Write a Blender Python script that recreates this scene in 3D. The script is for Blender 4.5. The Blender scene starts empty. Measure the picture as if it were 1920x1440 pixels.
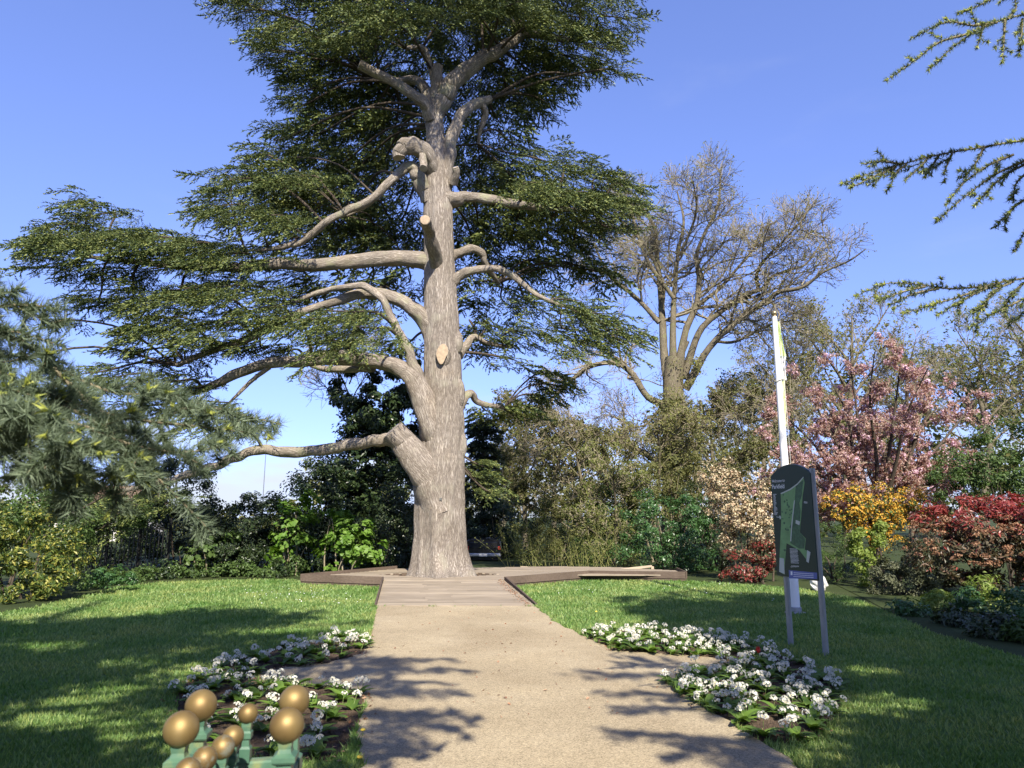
import bpy, math, random
import numpy as np
from mathutils import Vector, Matrix
from mathutils.geometry import tessellate_polygon

SC = bpy.context.scene
COL = SC.collection
rng = np.random.default_rng(7)
random.seed(7)

# ------------------------------------------------------------------ camera, sky, sun, exposure
PITCH = math.radians(10.6)
FPX = 1331.0                      # focal length in pixels of the 1920 px wide photograph
EYE = 1.6
CAM = np.array([0.0, 0.0, EYE])
cd = bpy.data.cameras.new('camera')
cam = bpy.data.objects.new('camera', cd)
COL.objects.link(cam)
cam.location = CAM
cam.rotation_euler = (math.pi / 2 + PITCH, 0, 0)
cd.sensor_width = 36.0
cd.lens = FPX / 1920 * 36
cd.clip_start = 0.05
cd.clip_end = 3000
cd.dof.use_dof = True
cd.dof.focus_distance = 15.0
cd.dof.aperture_fstop = 6.5
SC.camera = cam

SUN_EL = math.radians(40)
SUN_AZ = math.radians(13)          # to the right of straight behind the camera
SUN = np.array([math.sin(SUN_AZ) * math.cos(SUN_EL), -math.cos(SUN_AZ) * math.cos(SUN_EL), math.sin(SUN_EL)])
ld = bpy.data.lights.new('sun', 'SUN')
ld.energy = 5.0
ld.angle = math.radians(0.53)
ld.color = (1.0, 0.93, 0.82)
lo = bpy.data.objects.new('sun', ld)
COL.objects.link(lo)
lo.location = (3, -20, 25)
lo.rotation_euler = Vector(-SUN).to_track_quat('-Z', 'Y').to_euler()

SC.view_settings.view_transform = 'Standard'
SC.view_settings.look = 'None'
SC.view_settings.exposure = 1.10
SC.view_settings.gamma = 1.0
SC.view_settings.use_curve_mapping = False
SC.render.engine = 'CYCLES'
SC.cycles.max_bounces = 8
SC.cycles.diffuse_bounces = 3
SC.cycles.transmission_bounces = 4
SC.cycles.transparent_max_bounces = 4
SC.cycles.caustics_reflective = False
SC.cycles.caustics_refractive = False
SC.cycles.use_denoising = True

W = bpy.data.worlds.new('World')
SC.world = W
W.use_nodes = True
nt = W.node_tree
bg = nt.nodes['Background']
sky = nt.nodes.new('ShaderNodeTexSky')
sky.sky_type = 'NISHITA'
sky.sun_disc = False
sky.sun_elevation = SUN_EL
sky.sun_rotation = math.pi - SUN_AZ
sky.air_density = 1.0
sky.dust_density = 0.3
sky.ozone_density = 2.5
tint = nt.nodes.new('ShaderNodeMix'); tint.data_type = 'RGBA'; tint.blend_type = 'MULTIPLY'
tint.inputs[0].default_value = 1.0
tint.inputs[7].default_value = (1.05, 0.985, 1.36, 1)
nt.links.new(sky.outputs[0], tint.inputs[6])
# even out the fall of brightness towards the horizon: look the sky up a little higher
vm = nt.nodes.new('ShaderNodeTexCoord')
vmm = nt.nodes.new('ShaderNodeMapping'); vmm.inputs['Scale'].default_value = (1, 1, .76); vmm.inputs['Location'].default_value = (0, 0, .125)
nt.links.new(vm.outputs['Generated'], vmm.inputs[0])
nt.links.new(vmm.outputs[0], sky.inputs['Vector'] if 'Vector' in sky.inputs else sky.inputs[0])
tc = nt.nodes.new('ShaderNodeTexCoord')
sep = nt.nodes.new('ShaderNodeSeparateXYZ')
nt.links.new(tc.outputs['Generated'], sep.inputs[0])
mp = nt.nodes.new('ShaderNodeMapping'); mp.inputs['Scale'].default_value = (2.2, 2.2, 9.0)
nt.links.new(tc.outputs['Generated'], mp.inputs[0])
nz = nt.nodes.new('ShaderNodeTexNoise'); nz.inputs['Scale'].default_value = 2.2; nz.inputs['Detail'].default_value = 7
nz.inputs['Roughness'].default_value = 0.55
nt.links.new(mp.outputs[0], nz.inputs['Vector'])
# cloud bank low on the horizon all the way round: noise plus a bonus that falls with elevation
el = nt.nodes.new('ShaderNodeMapRange'); el.inputs[1].default_value = 0.02; el.inputs[2].default_value = 0.24
el.inputs[3].default_value = 0.27; el.inputs[4].default_value = -0.34
nt.links.new(sep.outputs[2], el.inputs[0])
ad = nt.nodes.new('ShaderNodeMath'); ad.operation = 'ADD'
nt.links.new(nz.outputs[0], ad.inputs[0]); nt.links.new(el.outputs[0], ad.inputs[1])
cl = nt.nodes.new('ShaderNodeMapRange'); cl.interpolation_type = 'SMOOTHSTEP'
cl.inputs[1].default_value = 0.42; cl.inputs[2].default_value = 0.80
cl.inputs[3].default_value = 0.0; cl.inputs[4].default_value = 0.9
nt.links.new(ad.outputs[0], cl.inputs[0])
cmix = nt.nodes.new('ShaderNodeMix'); cmix.data_type = 'RGBA'
nt.links.new(cl.outputs[0], cmix.inputs[0])
nt.links.new(tint.outputs[2], cmix.inputs[6])
cmix.inputs[7].default_value = (3.75, 4.0, 4.35, 1)
mp3 = nt.nodes.new('ShaderNodeMapping'); mp3.inputs['Scale'].default_value = (1.2, 1.2, 5.0); mp3.inputs['Rotation'].default_value = (.35, .5, .2)
nt.links.new(tc.outputs['Generated'], mp3.inputs[0])
nz3 = nt.nodes.new('ShaderNodeTexNoise'); nz3.inputs['Scale'].default_value = 1.6; nz3.inputs['Detail'].default_value = 6; nz3.inputs['Distortion'].default_value = .6
nt.links.new(mp3.outputs[0], nz3.inputs['Vector'])
ws = nt.nodes.new('ShaderNodeMapRange'); ws.interpolation_type = 'SMOOTHSTEP'
ws.inputs[1].default_value = .55; ws.inputs[2].default_value = .85; ws.inputs[4].default_value = .22
nt.links.new(nz3.outputs[0], ws.inputs[0])
cm2 = nt.nodes.new('ShaderNodeMix'); cm2.data_type = 'RGBA'
nt.links.new(ws.outputs[0], cm2.inputs[0]); nt.links.new(cmix.outputs[2], cm2.inputs[6]); cm2.inputs[7].default_value = (3.75, 4.0, 4.35, 1)
nt.links.new(cm2.outputs[2], bg.inputs[0])
bg.inputs[1].default_value = 0.102

# ------------------------------------------------------------------ pixel <-> world helpers
cP, sP = math.cos(PITCH), math.sin(PITCH)
FWD = np.array([0, cP, sP]); UP = np.array([0, -sP, cP])

def ray(px, py):
    a = (px - 960) / FPX; b = (720 - py) / FPX
    return np.array([a, cP - b * sP, sP + b * cP])

def at(px, py, Y):
    r = ray(px, py)
    return CAM + r * (Y / r[1])

def gnd(px, py, z=0.0):
    r = ray(px, py)
    return CAM + r * ((z - EYE) / r[2])

def mpx(p):                       # metres per photograph pixel at a point
    return float(np.dot(np.asarray(p) - CAM, FWD)) / FPX

def project(P):
    d = P - CAM
    zc = d @ FWD
    zs = np.where(np.abs(zc) < 1e-4, 1e-4, zc)
    return 960 + FPX * d[:, 0] / zs, 720 - FPX * (d @ UP) / zs, zc

def in_poly(X, Y, poly):
    poly = np.asarray(poly)
    inside = np.zeros(len(X), bool)
    j = len(poly) - 1
    for i in range(len(poly)):
        xi, yi = poly[i][:2]; xj, yj = poly[j][:2]
        c = ((yi > Y) != (yj > Y)) & (X < (xj - xi) * (Y - yi) / (yj - yi + 1e-12) + xi)
        inside ^= c
        j = i
    return inside

def norm(v):
    return v / (np.linalg.norm(v, axis=-1, keepdims=True) + 1e-12)

# ------------------------------------------------------------------ objects
def tag(o, label=None, cat=None, group=None, kind=None):
    if label: o['label'] = label
    if cat: o['category'] = cat
    if group: o['group'] = group
    if kind: o['kind'] = kind
    return o

def thing(name, label, cat, loc=(0, 0, 0), group=None):
    o = bpy.data.objects.new(name, None)
    o.empty_display_size = 0.3
    COL.objects.link(o)
    o.location = tuple(float(x) for x in loc)
    return tag(o, label, cat, group)

def origin(o):
    p = np.zeros(3)
    while o is not None:
        p = p + np.array(o.location); o = o.parent
    return p

class Acc:
    def __init__(s):
        s.v = []; s.f = []; s.m = []; s.b = []; s.n = 0; s.q = []
    def add(s, V, T, mat=0, bark=None):
        V = np.asarray(V, float).reshape(-1, 3); T = np.asarray(T, np.int64).reshape(-1, 3)
        s.v.append(V); s.f.append(T + s.n)
        s.m.append(np.full(len(T), mat, np.int32))
        s.b.append(np.zeros((len(V), 3)) if bark is None else bark)
        s.n += len(V)
    def tris(s):
        return sum(len(f) for f in s.f)
    def mesh(s, name, mats, org=(0, 0, 0), smooth=False):
        V = np.concatenate(s.v) - np.asarray(org); F = np.concatenate(s.f); M = np.concatenate(s.m)
        me = bpy.data.meshes.new(name)
        me.vertices.add(len(V)); me.vertices.foreach_set('co', V.astype(np.float32).ravel())
        me.loops.add(F.size); me.loops.foreach_set('vertex_index', F.astype(np.int32).ravel())
        me.polygons.add(len(F))
        me.polygons.foreach_set('loop_start', np.arange(0, F.size, 3, dtype=np.int32))
        me.polygons.foreach_set('loop_total', np.full(len(F), 3, np.int32))
        me.polygons.foreach_set('material_index', M)
        me.polygons.foreach_set('use_smooth', np.full(len(F), bool(smooth)))
        if any(b.any() for b in s.b):
            a = me.attributes.new('bark', 'FLOAT_VECTOR', 'POINT')
            a.data.foreach_set('vector', np.concatenate(s.b).astype(np.float32).ravel())
        me.update(calc_edges=True)
        for m in (mats if isinstance(mats, (list, tuple)) else [mats]):
            me.materials.append(m)
        return me
    def build(s, name, mats, parent=None, smooth=False, kind=None, label=None):
        me = s.mesh(name, mats, origin(parent) if parent else (0, 0, 0), smooth)
        o = bpy.data.objects.new(name, me)
        COL.objects.link(o)
        if parent: o.parent = parent
        if kind: o['kind'] = kind
        if label: o['label'] = label
        return o

def box(acc, c, sz, R=None, mat=0, bev=0.0):
    c = np.asarray(c, float); h = np.asarray(sz, float) / 2
    if bev <= 0:
        V = np.array([[x, y, z] for x in (-1, 1) for y in (-1, 1) for z in (-1, 1)], float) * h
        Q = [(0, 1, 3, 2), (4, 6, 7, 5), (0, 4, 5, 1), (2, 3, 7, 6), (0, 2, 6, 4), (1, 5, 7, 3)]
        T = [t for q in Q for t in ((q[0], q[1], q[2]), (q[0], q[2], q[3]))]
    else:
        # chamfered along z edges and top
        b = min(bev, h.min() * .6)
        def ring(k, z): return [(-h[0] + k, -h[1], z), (h[0] - k, -h[1], z), (h[0], -h[1] + k, z), (h[0], h[1] - k, z),
                                (h[0] - k, h[1], z), (-h[0] + k, h[1], z), (-h[0], h[1] - k, z), (-h[0], -h[1] + k, z)]
        def ring2(z): return [(x * (1 - b / h[0]), y * (1 - b / h[1]), z) for x, y, _ in ring(b, z)]
        V = np.array(ring2(-h[2]) + ring(b, -h[2] + b) + ring(b, h[2] - b) + ring2(h[2]), float)
        T = []
        for r in range(3):
            for i in range(8):
                a, d = r * 8 + i, r * 8 + (i + 1) % 8
                T += [(a, d, d + 8), (a, d + 8, a + 8)]
        T += [(0, i + 1, i) for i in range(1, 7)] + [(24, 24 + i, 24 + i + 1) for i in range(1, 7)]
    if R is not None: V = V @ np.asarray(R).T
    acc.add(V + c, T, mat)

def rotz(a):
    return np.array([[math.cos(a), -math.sin(a), 0], [math.sin(a), math.cos(a), 0], [0, 0, 1]])

def prism(acc, poly, z0, z1, mat=0):
    poly = [(p[0], p[1]) for p in poly]; n = len(poly)
    V = [(x, y, z1) for x, y in poly] + [(x, y, z0) for x, y in poly]
    T = [tuple(t) for t in tessellate_polygon([[Vector((x, y, 0)) for x, y in poly]])]
    T2 = list(T)
    if abs(z1 - z0) > 1e-9:
        T2 += [(a + n, c + n, b + n) for a, b, c in T]
        for i in range(n):
            j = (i + 1) % n
            T2 += [(i, i + n, j + n), (i, j + n, j)]
    else:
        V = V[:n]
    acc.add(V, T2, mat)

def spline(pts, rad, sub):
    P = np.asarray(pts, float); R = np.asarray(rad, float)
    if len(P) < 3 or sub <= 1:
        return P, R
    Q = np.vstack([2 * P[0] - P[1], P, 2 * P[-1] - P[-2]])
    out, ro = [], []
    for i in range(len(P) - 1):
        a, b, c, d = Q[i:i + 4]
        for k in range(sub):
            t = k / sub
            out.append(.5 * ((2 * b) + (-a + c) * t + (2 * a - 5 * b + 4 * c - d) * t * t + (-a + 3 * b - 3 * c + d) * t ** 3))
            ro.append(R[i] * (1 - t) + R[i + 1] * t)
    out.append(P[-1]); ro.append(R[-1])
    return np.array(out), np.array(ro)

def frames(P):
    T = np.gradient(P, axis=0); T = norm(T)
    u = np.cross(T[0], [0, 0, 1.0])
    if np.linalg.norm(u) < .1: u = np.cross(T[0], [0, 1.0, 0])
    u = u / np.linalg.norm(u)
    U = [u]
    for i in range(1, len(P)):
        u = U[-1] - T[i] * np.dot(U[-1], T[i]); u /= np.linalg.norm(u) + 1e-12
        U.append(u)
    U = np.array(U)
    return T, U, np.cross(T, U)

def tube(acc, pts, rad, sides=10, sub=4, lump=0.0, mat=0, cap=True, flute=None, seed=0):
    P, R = spline(pts, rad, sub)
    T, U, V = frames(P)
    n = len(P); th = np.linspace(0, 2 * math.pi, sides, endpoint=False)
    L = np.concatenate([[0], np.cumsum(np.linalg.norm(np.diff(P, axis=0), axis=1))])
    RR = R[:, None] * np.ones(sides)
    if lump:
        ph = seed * 1.7
        RR = RR * (1 + lump * (np.sin(3 * th[None] + 2.1 * L[:, None] / (R.mean() * 6) + ph) * .5
                               + np.sin(2 * th[None] - 3.3 * L[:, None] / (R.mean() * 9) + 2 * ph) * .5
                               + .5 * np.sin(5 * th[None] + 1.2 * L[:, None] / R.mean() + ph)))
    if flute is not None: RR = RR * flute(th[None], L[:, None])
    X = P[:, None] + RR[..., None] * (np.cos(th)[None, :, None] * U[:, None] + np.sin(th)[None, :, None] * V[:, None])
    B = np.stack([RR * np.cos(th), RR * np.sin(th), np.repeat(L[:, None], sides, 1) + seed * 3.1], -1)
    X = X.reshape(-1, 3); B = B.reshape(-1, 3)
    i, j = np.meshgrid(np.arange(n - 1), np.arange(sides), indexing='ij')
    a = (i * sides + j).ravel(); b = (i * sides + (j + 1) % sides).ravel()
    F = np.concatenate([np.stack([a, b, b + sides], 1), np.stack([a, b + sides, a + sides], 1)])
    acc.add(X, F, mat, B)
    if cap:
        for k, sgn in ((0, -1), (n - 1, 1)):
            ring = X[k * sides:(k + 1) * sides]
            Vc = np.vstack([ring, P[k]])
            idx = np.arange(sides); nx = (idx + 1) % sides
            Fc = np.stack([idx, nx, np.full(sides, sides)], 1) if sgn > 0 else np.stack([nx, idx, np.full(sides, sides)], 1)
            acc.add(Vc, Fc, mat, np.vstack([B[k * sides:(k + 1) * sides], B[k * sides:(k + 1) * sides].mean(0)]))
    return P, R

def segs(acc, P0, P1, R0, R1, sides=3, mat=0):
    P0 = np.asarray(P0); P1 = np.asarray(P1); n = len(P0)
    if n == 0: return
    T = norm(P1 - P0)
    ref = np.where(np.abs(T[:, 2:3]) > .9, np.array([[1., 0, 0]]), np.array([[0, 0, 1.]]))
    U = norm(np.cross(T, ref)); V = np.cross(T, U)
    th = np.linspace(0, 2 * math.pi, sides, endpoint=False)
    D = np.cos(th)[None, :, None] * U[:, None] + np.sin(th)[None, :, None] * V[:, None]
    A = P0[:, None] + D * np.asarray(R0).reshape(-1, 1, 1)
    B = P1[:, None] + D * np.asarray(R1).reshape(-1, 1, 1)
    X = np.concatenate([A, B], 1)
    F = []
    for j in range(sides):
        k = (j + 1) % sides
        F += [(j, k, k + sides), (j, k + sides, j + sides)]
    F = np.array(F)[None] + (np.arange(n) * 2 * sides)[:, None, None]
    Lz = np.linalg.norm(P1 - P0, axis=1)
    bk = np.concatenate([D * np.asarray(R0).reshape(-1, 1, 1) , D * np.asarray(R1).reshape(-1, 1, 1)], 1)
    bk = bk + (rng.random(n) * 20)[:, None, None]
    acc.add(X.reshape(-1, 3), F.reshape(-1, 3), mat, bk.reshape(-1, 3))

def sphere(acc, c, r, seg=16, ring=10, mat=0, scale=(1, 1, 1), bark=False):
    V = [(0, 0, 1)]
    for i in range(1, ring):
        t = math.pi * i / ring
        for j in range(seg):
            p = 2 * math.pi * j / seg
            V.append((math.sin(t) * math.cos(p), math.sin(t) * math.sin(p), math.cos(t)))
    V.append((0, 0, -1))
    T = []
    for j in range(seg):
        k = (j + 1) % seg
        T.append((0, 1 + j, 1 + k))
        for i in range(ring - 2):
            a, b = 1 + i * seg + j, 1 + i * seg + k
            T += [(a, a + seg, b + seg), (a, b + seg, b)]
        a = 1 + (ring - 2) * seg
        T.append((a + j, len(V) - 1, a + k))
    X = np.array(V) * r * np.array(scale)
    acc.add(X + np.asarray(c), T, mat, X + np.array([.3, .7, c[2] if bark else 0]) if bark else None)

def lathe(acc, c, prof, seg=16, mat=0, square=False, R=None):
    """prof: list of (radius, z); square: four-sided section turned flat-on"""
    n = 4 if square else seg
    th = np.linspace(0, 2 * math.pi, n, endpoint=False) + (math.pi / 4 if square else 0)
    k = math.sqrt(2) if square else 1
    V = np.array([[r * k * math.cos(t), r * k * math.sin(t), z] for r, z in prof for t in th])
    T = []
    for i in range(len(prof) - 1):
        for j in range(n):
            a, b = i * n + j, i * n + (j + 1) % n
            T += [(a, b, b + n), (a, b + n, a + n)]
    T += [(0, i + 1, i) for i in range(1, n - 1)]
    o = (len(prof) - 1) * n
    T += [(o, o + i, o + i + 1) for i in range(1, n - 1)]
    if R is not None: V = V @ R.T
    acc.add(V + np.asarray(c), T, mat)

# ------------------------------------------------------------------ materials
def mat(name):
    m = bpy.data.materials.new(name); m.use_nodes = True
    return m, m.node_tree, m.node_tree.nodes['Principled BSDF']

def nd(t, typ, **kw):
    n = t.nodes.new(typ)
    for k, v in kw.items():
        if k in n.inputs: n.inputs[k].default_value = v
        else: setattr(n, k, v)
    return n

def ramp(t, stops, fac, interp='LINEAR'):
    r = t.nodes.new('ShaderNodeValToRGB'); cr = r.color_ramp; cr.interpolation = interp
    while len(cr.elements) < len(stops): cr.elements.new(.5)
    for e, (p, c) in zip(cr.elements, stops):
        e.position = p; e.color = (*c, 1)
    t.links.new(fac, r.inputs[0])
    return r.outputs[0]

def leaf_mat(name, cols, rough=.5, trans=.3, spec=.35, tcol=None, patch=0):
    m, t, p = mat(name)
    g = nd(t, 'ShaderNodeNewGeometry')
    n = len(cols)
    c = ramp(t, [(i / max(1, n - 1), col) for i, col in enumerate(cols)], g.outputs['Random Per Island'])
    if patch:                                   # broad patches of drier and lusher growth
        tcn = nd(t, 'ShaderNodeTexCoord'); np_ = nd(t, 'ShaderNodeTexNoise', Scale=patch, Detail=4.0, Roughness=.6)
        t.links.new(tcn.outputs['Object'], np_.inputs['Vector'])
        pc_ = ramp(t, [(.34, (.62, .78, .55)), (.5, (1, 1, 1)), (.66, (1.35, 1.12, 1.15))], np_.outputs[0])
        pm = nd(t, 'ShaderNodeMix', data_type='RGBA', blend_type='MULTIPLY'); pm.inputs[0].default_value = 1
        t.links.new(c, pm.inputs[6]); t.links.new(pc_, pm.inputs[7]); c = pm.outputs[2]
    t.links.new(c, p.inputs['Base Color'])
    p.inputs['Roughness'].default_value = rough
    p.inputs['Specular IOR Level'].default_value = spec
    tr = nd(t, 'ShaderNodeBsdfTranslucent')
    mu = nd(t, 'ShaderNodeMix', data_type='RGBA', blend_type='MULTIPLY')
    mu.inputs[0].default_value = 1
    t.links.new(c, mu.inputs[6]); mu.inputs[7].default_value = (*(tcol or (1.3, 1.25, .6)), 1)
    t.links.new(mu.outputs[2], tr.inputs[0])
    mx = nd(t, 'ShaderNodeMixShader'); mx.inputs[0].default_value = trans
    t.links.new(p.outputs[0], mx.inputs[1]); t.links.new(tr.outputs[0], mx.inputs[2])
    t.links.new(mx.outputs[0], t.nodes['Material Output'].inputs[0])
    return m

def bark_mat(name, dark, mid, light, fine=1.0, bump=.6, patch=None):
    m, t, p = mat(name)
    a = nd(t, 'ShaderNodeAttribute', attribute_name='bark')
    mp_ = nd(t, 'ShaderNodeMapping'); mp_.inputs['Scale'].default_value = (34 * fine, 34 * fine, 3.6 * fine)
    t.links.new(a.outputs['Vector'], mp_.inputs[0])
    n1 = nd(t, 'ShaderNodeTexNoise', Scale=1.0, Detail=5.0, Roughness=.6, Distortion=.5)
    t.links.new(mp_.outputs[0], n1.inputs['Vector'])
    r1_ = nd(t, 'ShaderNodeMath', operation='SUBTRACT'); r1_.inputs[1].default_value = .5
    t.links.new(n1.outputs['Fac'], r1_.inputs[0])
    r2_ = nd(t, 'ShaderNodeMath', operation='ABSOLUTE'); t.links.new(r1_.outputs[0], r2_.inputs[0])
    mul = nd(t, 'ShaderNodeMapRange'); mul.inputs[1].default_value = 0; mul.inputs[2].default_value = .14
    t.links.new(r2_.outputs[0], mul.inputs[0])
    ng = nd(t, 'ShaderNodeTexNoise', Scale=55.0 * fine, Detail=3.0, Roughness=.7); t.links.new(a.outputs['Vector'], ng.inputs['Vector'])
    mg = nd(t, 'ShaderNodeMix', data_type='FLOAT'); mg.inputs[0].default_value = .45
    t.links.new(mul.outputs[0], mg.inputs[2]); t.links.new(ng.outputs[0], mg.inputs[3])
    c = ramp(t, [(.12, dark), (.42, mid), (.75, light)], mg.outputs[0])
    # broad weathering
    n2 = nd(t, 'ShaderNodeTexNoise', Scale=1.1, Detail=4.0)
    t.links.new(a.outputs['Vector'], n2.inputs['Vector'])
    mm = nd(t, 'ShaderNodeMix', data_type='RGBA', blend_type='MULTIPLY'); mm.inputs[0].default_value = .8
    c2 = ramp(t, [(.3, (.72, .70, .66)), (.55, (1, 1, 1)), (.75, (1.12, 1.08, 1.0))], n2.outputs[0])
    t.links.new(c, mm.inputs[6]); t.links.new(c2, mm.inputs[7])
    out = mm.outputs[2]
    if patch:
        n3 = nd(t, 'ShaderNodeTexNoise', Scale=2.3, Detail=5.0)
        t.links.new(a.outputs['Vector'], n3.inputs['Vector'])
        f = nd(t, 'ShaderNodeMapRange'); f.inputs[1].default_value = .56; f.inputs[2].default_value = .7; f.inputs[4].default_value = .6
        t.links.new(n3.outputs[0], f.inputs[0])
        mp2 = nd(t, 'ShaderNodeMix', data_type='RGBA'); t.links.new(f.outputs[0], mp2.inputs[0])
        t.links.new(out, mp2.inputs[6]); mp2.inputs[7].default_value = (*patch, 1)
        out = mp2.outputs[2]
    t.links.new(out, p.inputs['Base Color'])
    p.inputs['Roughness'].default_value = .9; p.inputs['Specular IOR Level'].default_value = .15
    b = nd(t, 'ShaderNodeBump', Strength=bump, Distance=.022 / fine)
    t.links.new(mg.outputs[0], b.inputs['Height']); t.links.new(b.outputs[0], p.inputs['Normal'])
    return m

def simple(name, col, rough=.6, metal=0.0, spec=.4, vary=.0, scale=6.0, bump=0.0):
    m, t, p = mat(name)
    p.inputs['Base Color'].default_value = (*col, 1)
    p.inputs['Roughness'].default_value = rough; p.inputs['Metallic'].default_value = metal
    p.inputs['Specular IOR Level'].default_value = spec
    if vary or bump:
        tcn = nd(t, 'ShaderNodeTexCoord')
        n = nd(t, 'ShaderNodeTexNoise', Scale=scale, Detail=6.0, Roughness=.6)
        t.links.new(tcn.outputs['Object'], n.inputs['Vector'])
        c = ramp(t, [(.3, tuple(x * (1 - vary) for x in col)), (.7, tuple(min(1, x * (1 + vary)) for x in col))], n.outputs[0])
        t.links.new(c, p.inputs['Base Color'])
        if bump:
            b = nd(t, 'ShaderNodeBump', Strength=bump, Distance=.01)
            t.links.new(n.outputs[0], b.inputs['Height']); t.links.new(b.outputs[0], p.inputs['Normal'])
    return m

def ground_mat(name, stops, sc1, sc2, bump, rough=.95, fine=60.0, finestr=.5, dist=.02, grain=0):
    m, t, p = mat(name)
    tcn = nd(t, 'ShaderNodeTexCoord')
    n1 = nd(t, 'ShaderNodeTexNoise', Scale=sc1, Detail=6.0, Roughness=.6)
    n2 = nd(t, 'ShaderNodeTexNoise', Scale=sc2, Detail=5.0, Roughness=.7)
    n3 = nd(t, 'ShaderNodeTexNoise', Scale=fine, Detail=3.0, Roughness=.8)
    for n in (n1, n2, n3): t.links.new(tcn.outputs['Object'], n.inputs['Vector'])
    a = nd(t, 'ShaderNodeMath', operation='MULTIPLY_ADD'); a.inputs[1].default_value = .5
    t.links.new(n1.outputs[0], a.inputs[0])
    a2 = nd(t, 'ShaderNodeMath', operation='MULTIPLY_ADD'); a2.inputs[1].default_value = .5 - finestr * .5
    t.links.new(n2.outputs[0], a2.inputs[0])
    a3 = nd(t, 'ShaderNodeMath', operation='MULTIPLY'); a3.inputs[1].default_value = finestr * .5
    t.links.new(n3.outputs[0], a3.inputs[0])
    t.links.new(a3.outputs[0], a2.inputs[2]); t.links.new(a2.outputs[0], a.inputs[2])
    c = ramp(t, stops, a.outputs[0])
    if grain:
        w_ = nd(t, 'ShaderNodeTexNoise', Scale=.55, Detail=5.0, Roughness=.6, Distortion=.4); t.links.new(tcn.outputs['Object'], w_.inputs['Vector'])
        wk = ramp(t, [(.32, (.82, .80, .78)), (.5, (.98, .98, .98)), (.68, (1.07, 1.06, 1.04))], w_.outputs[0])
        wm = nd(t, 'ShaderNodeMix', data_type='RGBA', blend_type='MULTIPLY'); wm.inputs[0].default_value = 1
        t.links.new(c, wm.inputs[6]); t.links.new(wk, wm.inputs[7]); c = wm.outputs[2]
    if grain:                                   # single stones of the gravel
        v = nd(t, 'ShaderNodeTexVoronoi', Scale=float(grain)); t.links.new(tcn.outputs['Object'], v.inputs['Vector'])
        v2 = nd(t, 'ShaderNodeTexVoronoi', Scale=float(grain) * .45); t.links.new(tcn.outputs['Object'], v2.inputs['Vector'])
        for vv, lo_, hi_ in ((v, .66, 1.34), (v2, .92, 1.08)):
            g_ = nd(t, 'ShaderNodeSeparateColor'); t.links.new(vv.outputs['Color'], g_.inputs[0])
            k_ = ramp(t, [(0, (lo_, lo_, lo_)), (1, (hi_, hi_, hi_))], g_.outputs[0])
            m_ = nd(t, 'ShaderNodeMix', data_type='RGBA', blend_type='MULTIPLY'); m_.inputs[0].default_value = 1
            t.links.new(c, m_.inputs[6]); t.links.new(k_, m_.inputs[7]); c = m_.outputs[2]
    t.links.new(c, p.inputs['Base Color'])
    p.inputs['Roughness'].default_value = rough; p.inputs['Specular IOR Level'].default_value = .1
    b = nd(t, 'ShaderNodeBump', Strength=bump, Distance=dist)
    t.links.new(n3.outputs[0], b.inputs['Height']); t.links.new(b.outputs[0], p.inputs['Normal'])
    return m

M = {}
M['cedar'] = leaf_mat('cedar_needles', [(.032, .056, .018), (.058, .086, .023), (.11, .142, .037), (.27, .29, .076)], .6, .05)
M['cedar_blue'] = leaf_mat('blue_cedar_needles', [(.10, .135, .088), (.15, .195, .125), (.21, .265, .165)], .5, .3, tcol=(1.1, 1.15, .8))
M['shoot'] = leaf_mat('young_cedar_shoots', [(.30, .36, .07), (.44, .46, .12)], .5, .3)
M['bark'] = bark_mat('cedar_bark', (.085, .068, .055), (.28, .238, .192), (.42, .37, .31), 1.0, 1.0, patch=(.36, .33, .25))
M['limb_bark'] = bark_mat('cedar_limb_bark', (.09, .074, .058), (.275, .233, .182), (.41, .36, .295), 1.3, 1.0, patch=(.30, .30, .17))
M['oak_bark'] = bark_mat('oak_bark', (.04, .034, .022), (.135, .115, .075), (.22, .19, .13), 1.5, .6, patch=(.16, .17, .07))
M['twig'] = bark_mat('twig_bark', (.10, .085, .055), (.22, .19, .125), (.31, .27, .18), 2.0, .2)
M['twig_pale'] = bark_mat('pale_twig_bark', (.14, .12, .075), (.27, .24, .16), (.36, .32, .22), 2.0, .2)
M['twig_dark'] = bark_mat('dark_twig_bark', (.03, .024, .018), (.07, .055, .04), (.11, .09, .065), 2.0, .2)
M['cut'] = None
M['soil'] = ground_mat('bed_soil', [(.25, (.045, .032, .022)), (.5, (.10, .072, .050)), (.75, (.19, .14, .10))], 3, 14, .9, fine=70, dist=.03)
M['ground'] = ground_mat('undergrowth_soil', [(.25, (.02, .03, .010)), (.5, (.038, .052, .018)), (.75, (.07, .075, .03))], .6, 4, .6, fine=20)
M['lawn'] = ground_mat('lawn_turf', [(.3, (.075, .13, .04)), (.5, (.13, .195, .06)), (.72, (.23, .27, .10))], .7, 3.0, .9, fine=45, dist=.03)
M['path'] = ground_mat('resin_gravel', [(.30, (.255, .205, .13)), (.5, (.328, .268, .172)), (.70, (.40, .335, .225))], .7, 5, .8, fine=70, finestr=.6, dist=.006, grain=130)
M['blade'] = leaf_mat('grass_blades', [(.10, .185, .05), (.18, .285, .08), (.305, .38, .125)], .5, .38, patch=.8)

def flat(name, label_mat, poly, z, kind='structure', steps=None):
    a = Acc(); prism(a, poly, z, z)
    return a.build(name, label_mat, kind=kind)

# ------------------------------------------------------------------ ground, lawn, path, beds
def G(lst, z=0.0):
    return [tuple(gnd(x, y, z)[:2]) for x, y in lst]

a = Acc(); prism(a, [(-700, -60), (700, -60), (700, 1500), (-700, 1500)], 0, 0)
a.build('ground', M['ground'], kind='structure')

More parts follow.
